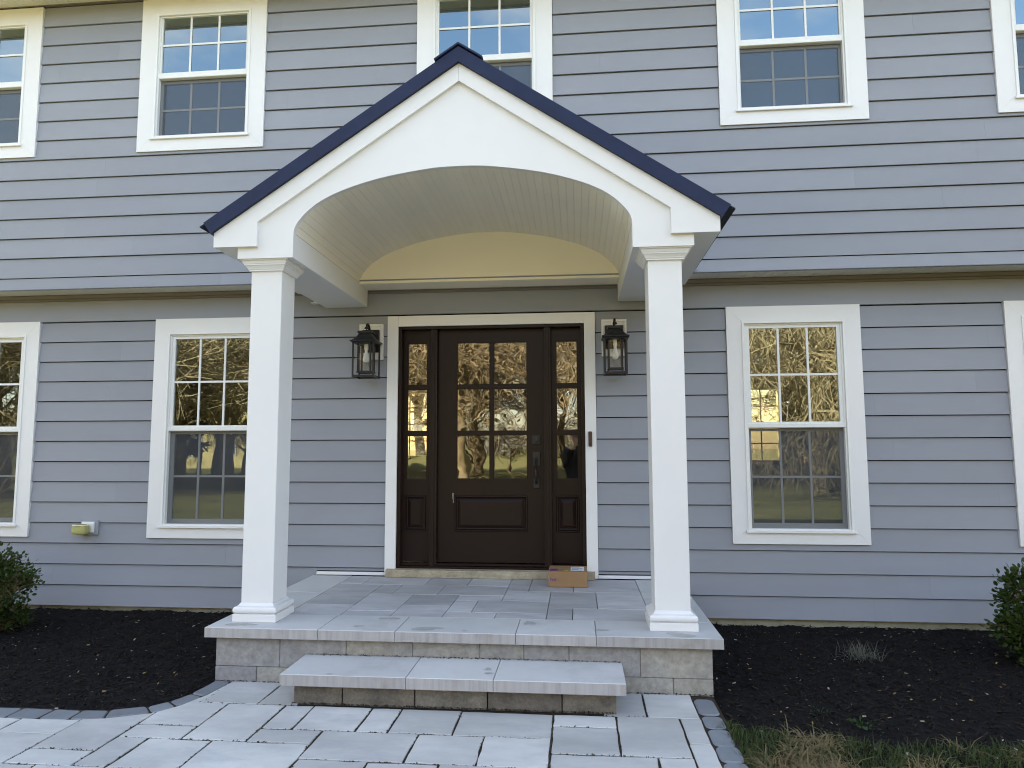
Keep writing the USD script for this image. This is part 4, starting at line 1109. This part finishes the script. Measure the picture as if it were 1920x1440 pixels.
TL = 'bare brown tree standing across the lawn in front of the house'
spots = [(-3.2, -17.5, 0, 8.8), (8.2, -16.5, 1, 8.5), (-11.5, -17.5, 2, 9.0), (2.6, -19, 1, 9.2)]
for R_, hh in ((20, 9.5), (25.5, 10.5), (32, 12)):
    m = int(R_ * 2.5 / 5.9)
    for k in range(m):
        an = math.radians(-72) + math.radians(144) * (k + .5) / m + rng.normal(0, .03)
        rr_ = R_ + rng.normal(0, 1.0)
        spots.append((rr_ * math.sin(an), -rr_ * math.cos(an), int(rng.integers(0, 3)), hh * rng.uniform(.85, 1.12)))
for x, y in ((-9, 15), (-4.5, 17), (1, 14.5), (5.5, 16), (9.5, 19), (-1.5, 21), (13, 15)): spots.append((x, y, int(rng.integers(0, 3)), 8.0))
for k in range(34):
    an = math.radians(-60 + 120 * (k + .5) / 34); rr_ = rng.uniform(30, 42)
    spots.append((rr_ * math.sin(an), -rr_ * math.cos(an), int(rng.integers(0, 3)), rng.uniform(3.2, 5.0)))
protos = {}
for k, (x, y, sp, h) in enumerate(spots):
    if sp not in protos:
        t = thing('bare_tree', TL, 'tree', (x, y, GZ - .1), 'bare trees across the lawn')
        A_, B_ = bare_tree(50 + sp, h, (1.0, 1.8, .5)[sp])
        t.loc = np.zeros(3)
        t.mesh('trunk', A_, M['bark'], True); t.mesh('branches', B_, M['bark'])
        protos[sp] = (t, h)
    else:
        copy_of(protos[sp][0], 'bare_tree', (x, y, GZ - .1), float(rng.uniform(0, 360)), float(h / protos[sp][1]), TL, 'bare trees across the lawn')

r4 = np.random.default_rng(77)
ev = thing('evergreen_tree', 'dark evergreen tree standing at the left of the lawn', 'tree', (-17.5, -22, GZ - .1))
n = 9000
hh = r4.uniform(.05, 1, n) ** .8; az = r4.uniform(0, 2 * np.pi, n); rad = (1 - hh) * 2.6 * np.sqrt(r4.uniform(.1, 1, n)) * (.75 + .35 * np.sin(hh * 60 + az))
c = np.c_[-17.5 + rad * np.cos(az), -22 + rad * np.sin(az), GZ + .3 + hh * 8.5]
ev.mesh('trunk', tube([(-17.5, -22, GZ - .1), (-17.5, -22, GZ + 8.3)], [.2, .03], 8), M['bark'])
ev.mesh('foliage', leaf_cloud(c, np.c_[np.cos(az), np.sin(az), np.full(n, -.35)], (.25, .55), r4, .28), M['needle'], kind='stuff')


def far_house(label, x0, x1, y, depth, h, mat, seed):
    t = thing('neighbour_house', label, 'house', ((x0 + x1) / 2, y, GZ - .1))
    z0 = GZ - .1
    t.mesh('wall', bx(x0, x1, y - depth, y, z0, z0 + h), mat)
    xm = (x0 + x1) / 2
    t.mesh('roof', hull([(x0 - .4, y + .4, z0 + h), (x1 + .4, y + .4, z0 + h), (x0 - .4, y - depth - .4, z0 + h), (x1 + .4, y - depth - .4, z0 + h), (x0 - .4, y - depth / 2, z0 + h + 2.6), (x1 + .4, y - depth / 2, z0 + h + 2.6)]), M['shingle'])
    n = int((x1 - x0) / 2.6)
    for fl in range(2):
        for k in range(n):
            cx = x0 + (k + .5) * (x1 - x0) / n; zz = z0 + .9 + fl * 2.8
            if fl == 0 and k == n // 2:
                t.mesh('door', bx(cx - .5, cx + .5, y + .002, y + .06, z0, z0 + 2.1), M['navy']); continue
            w = t.mesh('window', ext(ring(cx - .55, cx + .55, zz, zz + 1.4, .1), 0, 0.05), M['white']) if False else None
            fr = bx(cx - .55, cx + .55, y + .002, y + .05, zz, zz + 1.4)
            wn = t.mesh('window', fr, M['white'])
            wn.mesh('pane', bx(cx - .44, cx + .44, y + .0505, y + .06, zz + .1, zz + 1.3), M['navy'])


far_house('cream sided house across the lawn, left', -38, -24, -44, 9, 5.4, M['cream_siding'], 1)
far_house('brick house across the lawn, right', 4, 19, -52, 9, 5.4, M['brickwall'], 2)


# ---- the photographer, standing behind the camera and seen in the glass beside the door
import manifold3d as m3d


def flesh(bones, edge=.02):
    tot = m3d.Manifold()
    for a, ra, b, rb in bones:
        q = m3d.Manifold.batch_hull([m3d.Manifold.sphere(r, 16).translate(tuple(map(float, p))) for p, r in ((a, ra), (b, rb))])
        tot = tot + q
    q = tot.refine_to_length(edge).to_mesh()
    t = trimesh.Trimesh(q.vert_properties[:, :3], q.tri_verts)
    trimesh.smoothing.filter_taubin(t, iterations=12)
    return t


px, py, pz = CAM[0], -6.14, GZ - .085
J = lambda x, y, z: np.array([px + x, py + y, pz + z])
per = thing('person', 'person in a dark jacket holding up a phone, reflected in the right sidelight', 'person', (px, py, pz))
HZ = CAM[2] - pz
body, jacket, trousers = [], [], []
for sd in (-1, 1):
    hip, knee, ank, toe = J(sd * .09, 0, .90), J(sd * .11, .02, .49), J(sd * .115, -.01, .09), J(sd * .13, .15, .045)
    sh, el, wr = J(sd * .185, 0, 1.40), J(sd * .235, .06, 1.13), J(sd * .095, .30, HZ - .01)
    body += [(hip, .085, knee, .055), (knee, .055, ank, .036), (ank, .038, toe, .03), (sh, .05, el, .04), (el, .04, wr, .027), (sh, .06, J(0, 0, 1.36), .09)]
    hand = J(sd * .085, .335, HZ)
    body += [(wr, .026, hand, .026)]
    for k in range(4):
        a = hand + [0, .012, -.024 + .016 * k]; b = a + [-sd * .012, .030, .002]; c = b + [-sd * .034, -.002, 0]
        body += [(a, .009, b, .0085), (b, .0085, c, .007)]
    th = hand + [0, .01, .022]; body += [(th, .010, th + [-sd * .02, .008, .022], .009)]
    trousers += [(hip, .105, knee, .074), (knee, .074, J(sd * .115, -.01, .12), .058)]
    jacket += [(sh, .072, el, .060), (el, .058, wr - (wr - el) * .12, .045), (sh, .075, J(sd * .11, 0, .98), .10)]
body += [(J(0, 0, .95), .12, J(0, 0, 1.2), .13), (J(0, 0, 1.2), .13, J(0, 0, 1.38), .11), (J(0, 0, 1.42), .058, J(0, .015, 1.54), .056),
         (J(0, .02, 1.60), .075, J(0, .012, 1.665), .088), (J(0, .045, 1.565), .045, J(0, .03, 1.62), .07), (J(0, .098, 1.60), .014, J(0, .092, 1.635), .009),
         (J(-.088, .01, 1.605), .014, J(-.088, .005, 1.63), .016), (J(.088, .01, 1.605), .014, J(.088, .005, 1.63), .016)]
jacket += [(J(0, .0, .92), .150, J(0, .01, 1.2), .152), (J(0, .01, 1.2), .152, J(0, 0, 1.38), .125), (J(0, 0, 1.43), .078, J(0, 0, 1.46), .074)]
M['skin'] = paint('skin', (0.50, 0.29, 0.20), 0.55, 0.05)
M['coat'] = paint('dark_coat', (0.012, 0.013, 0.017), 0.8, 0.2)
M['denim'] = paint('dark_trousers', (0.03, 0.035, 0.055), 0.85, 0.2)
M['hair'] = paint('grey_hair', (0.10, 0.085, 0.07), 0.7, 0.2)
per.mesh('body', flesh(body, .016), M['skin'], True)
per.mesh('jacket', flesh(jacket), M['coat'], True)
per.mesh('trousers', flesh(trousers), M['denim'], True)
hr = flesh([(J(0, -.005, 1.655), .094, J(0, .012, 1.675), .094), (J(0, -.02, 1.62), .085, J(0, -.005, 1.655), .094)])
per.mesh('hair', hr, M['hair'], True)
for sd in (-1, 1):
    per.mesh('shoe', flesh([(J(sd * .115, -.03, .05), .05, J(sd * .13, .16, .035), .042)]), M['black'], True)
ph = thing('phone', 'black phone held up by the person reflected in the sidelight', 'phone', (px, CAM[1] - .02, CAM[2]))
ph.mesh('body', bx(px - .078, px + .078, CAM[1] - .027, CAM[1] - .019, CAM[2] - .038, CAM[2] + .038, .003), M['black'])
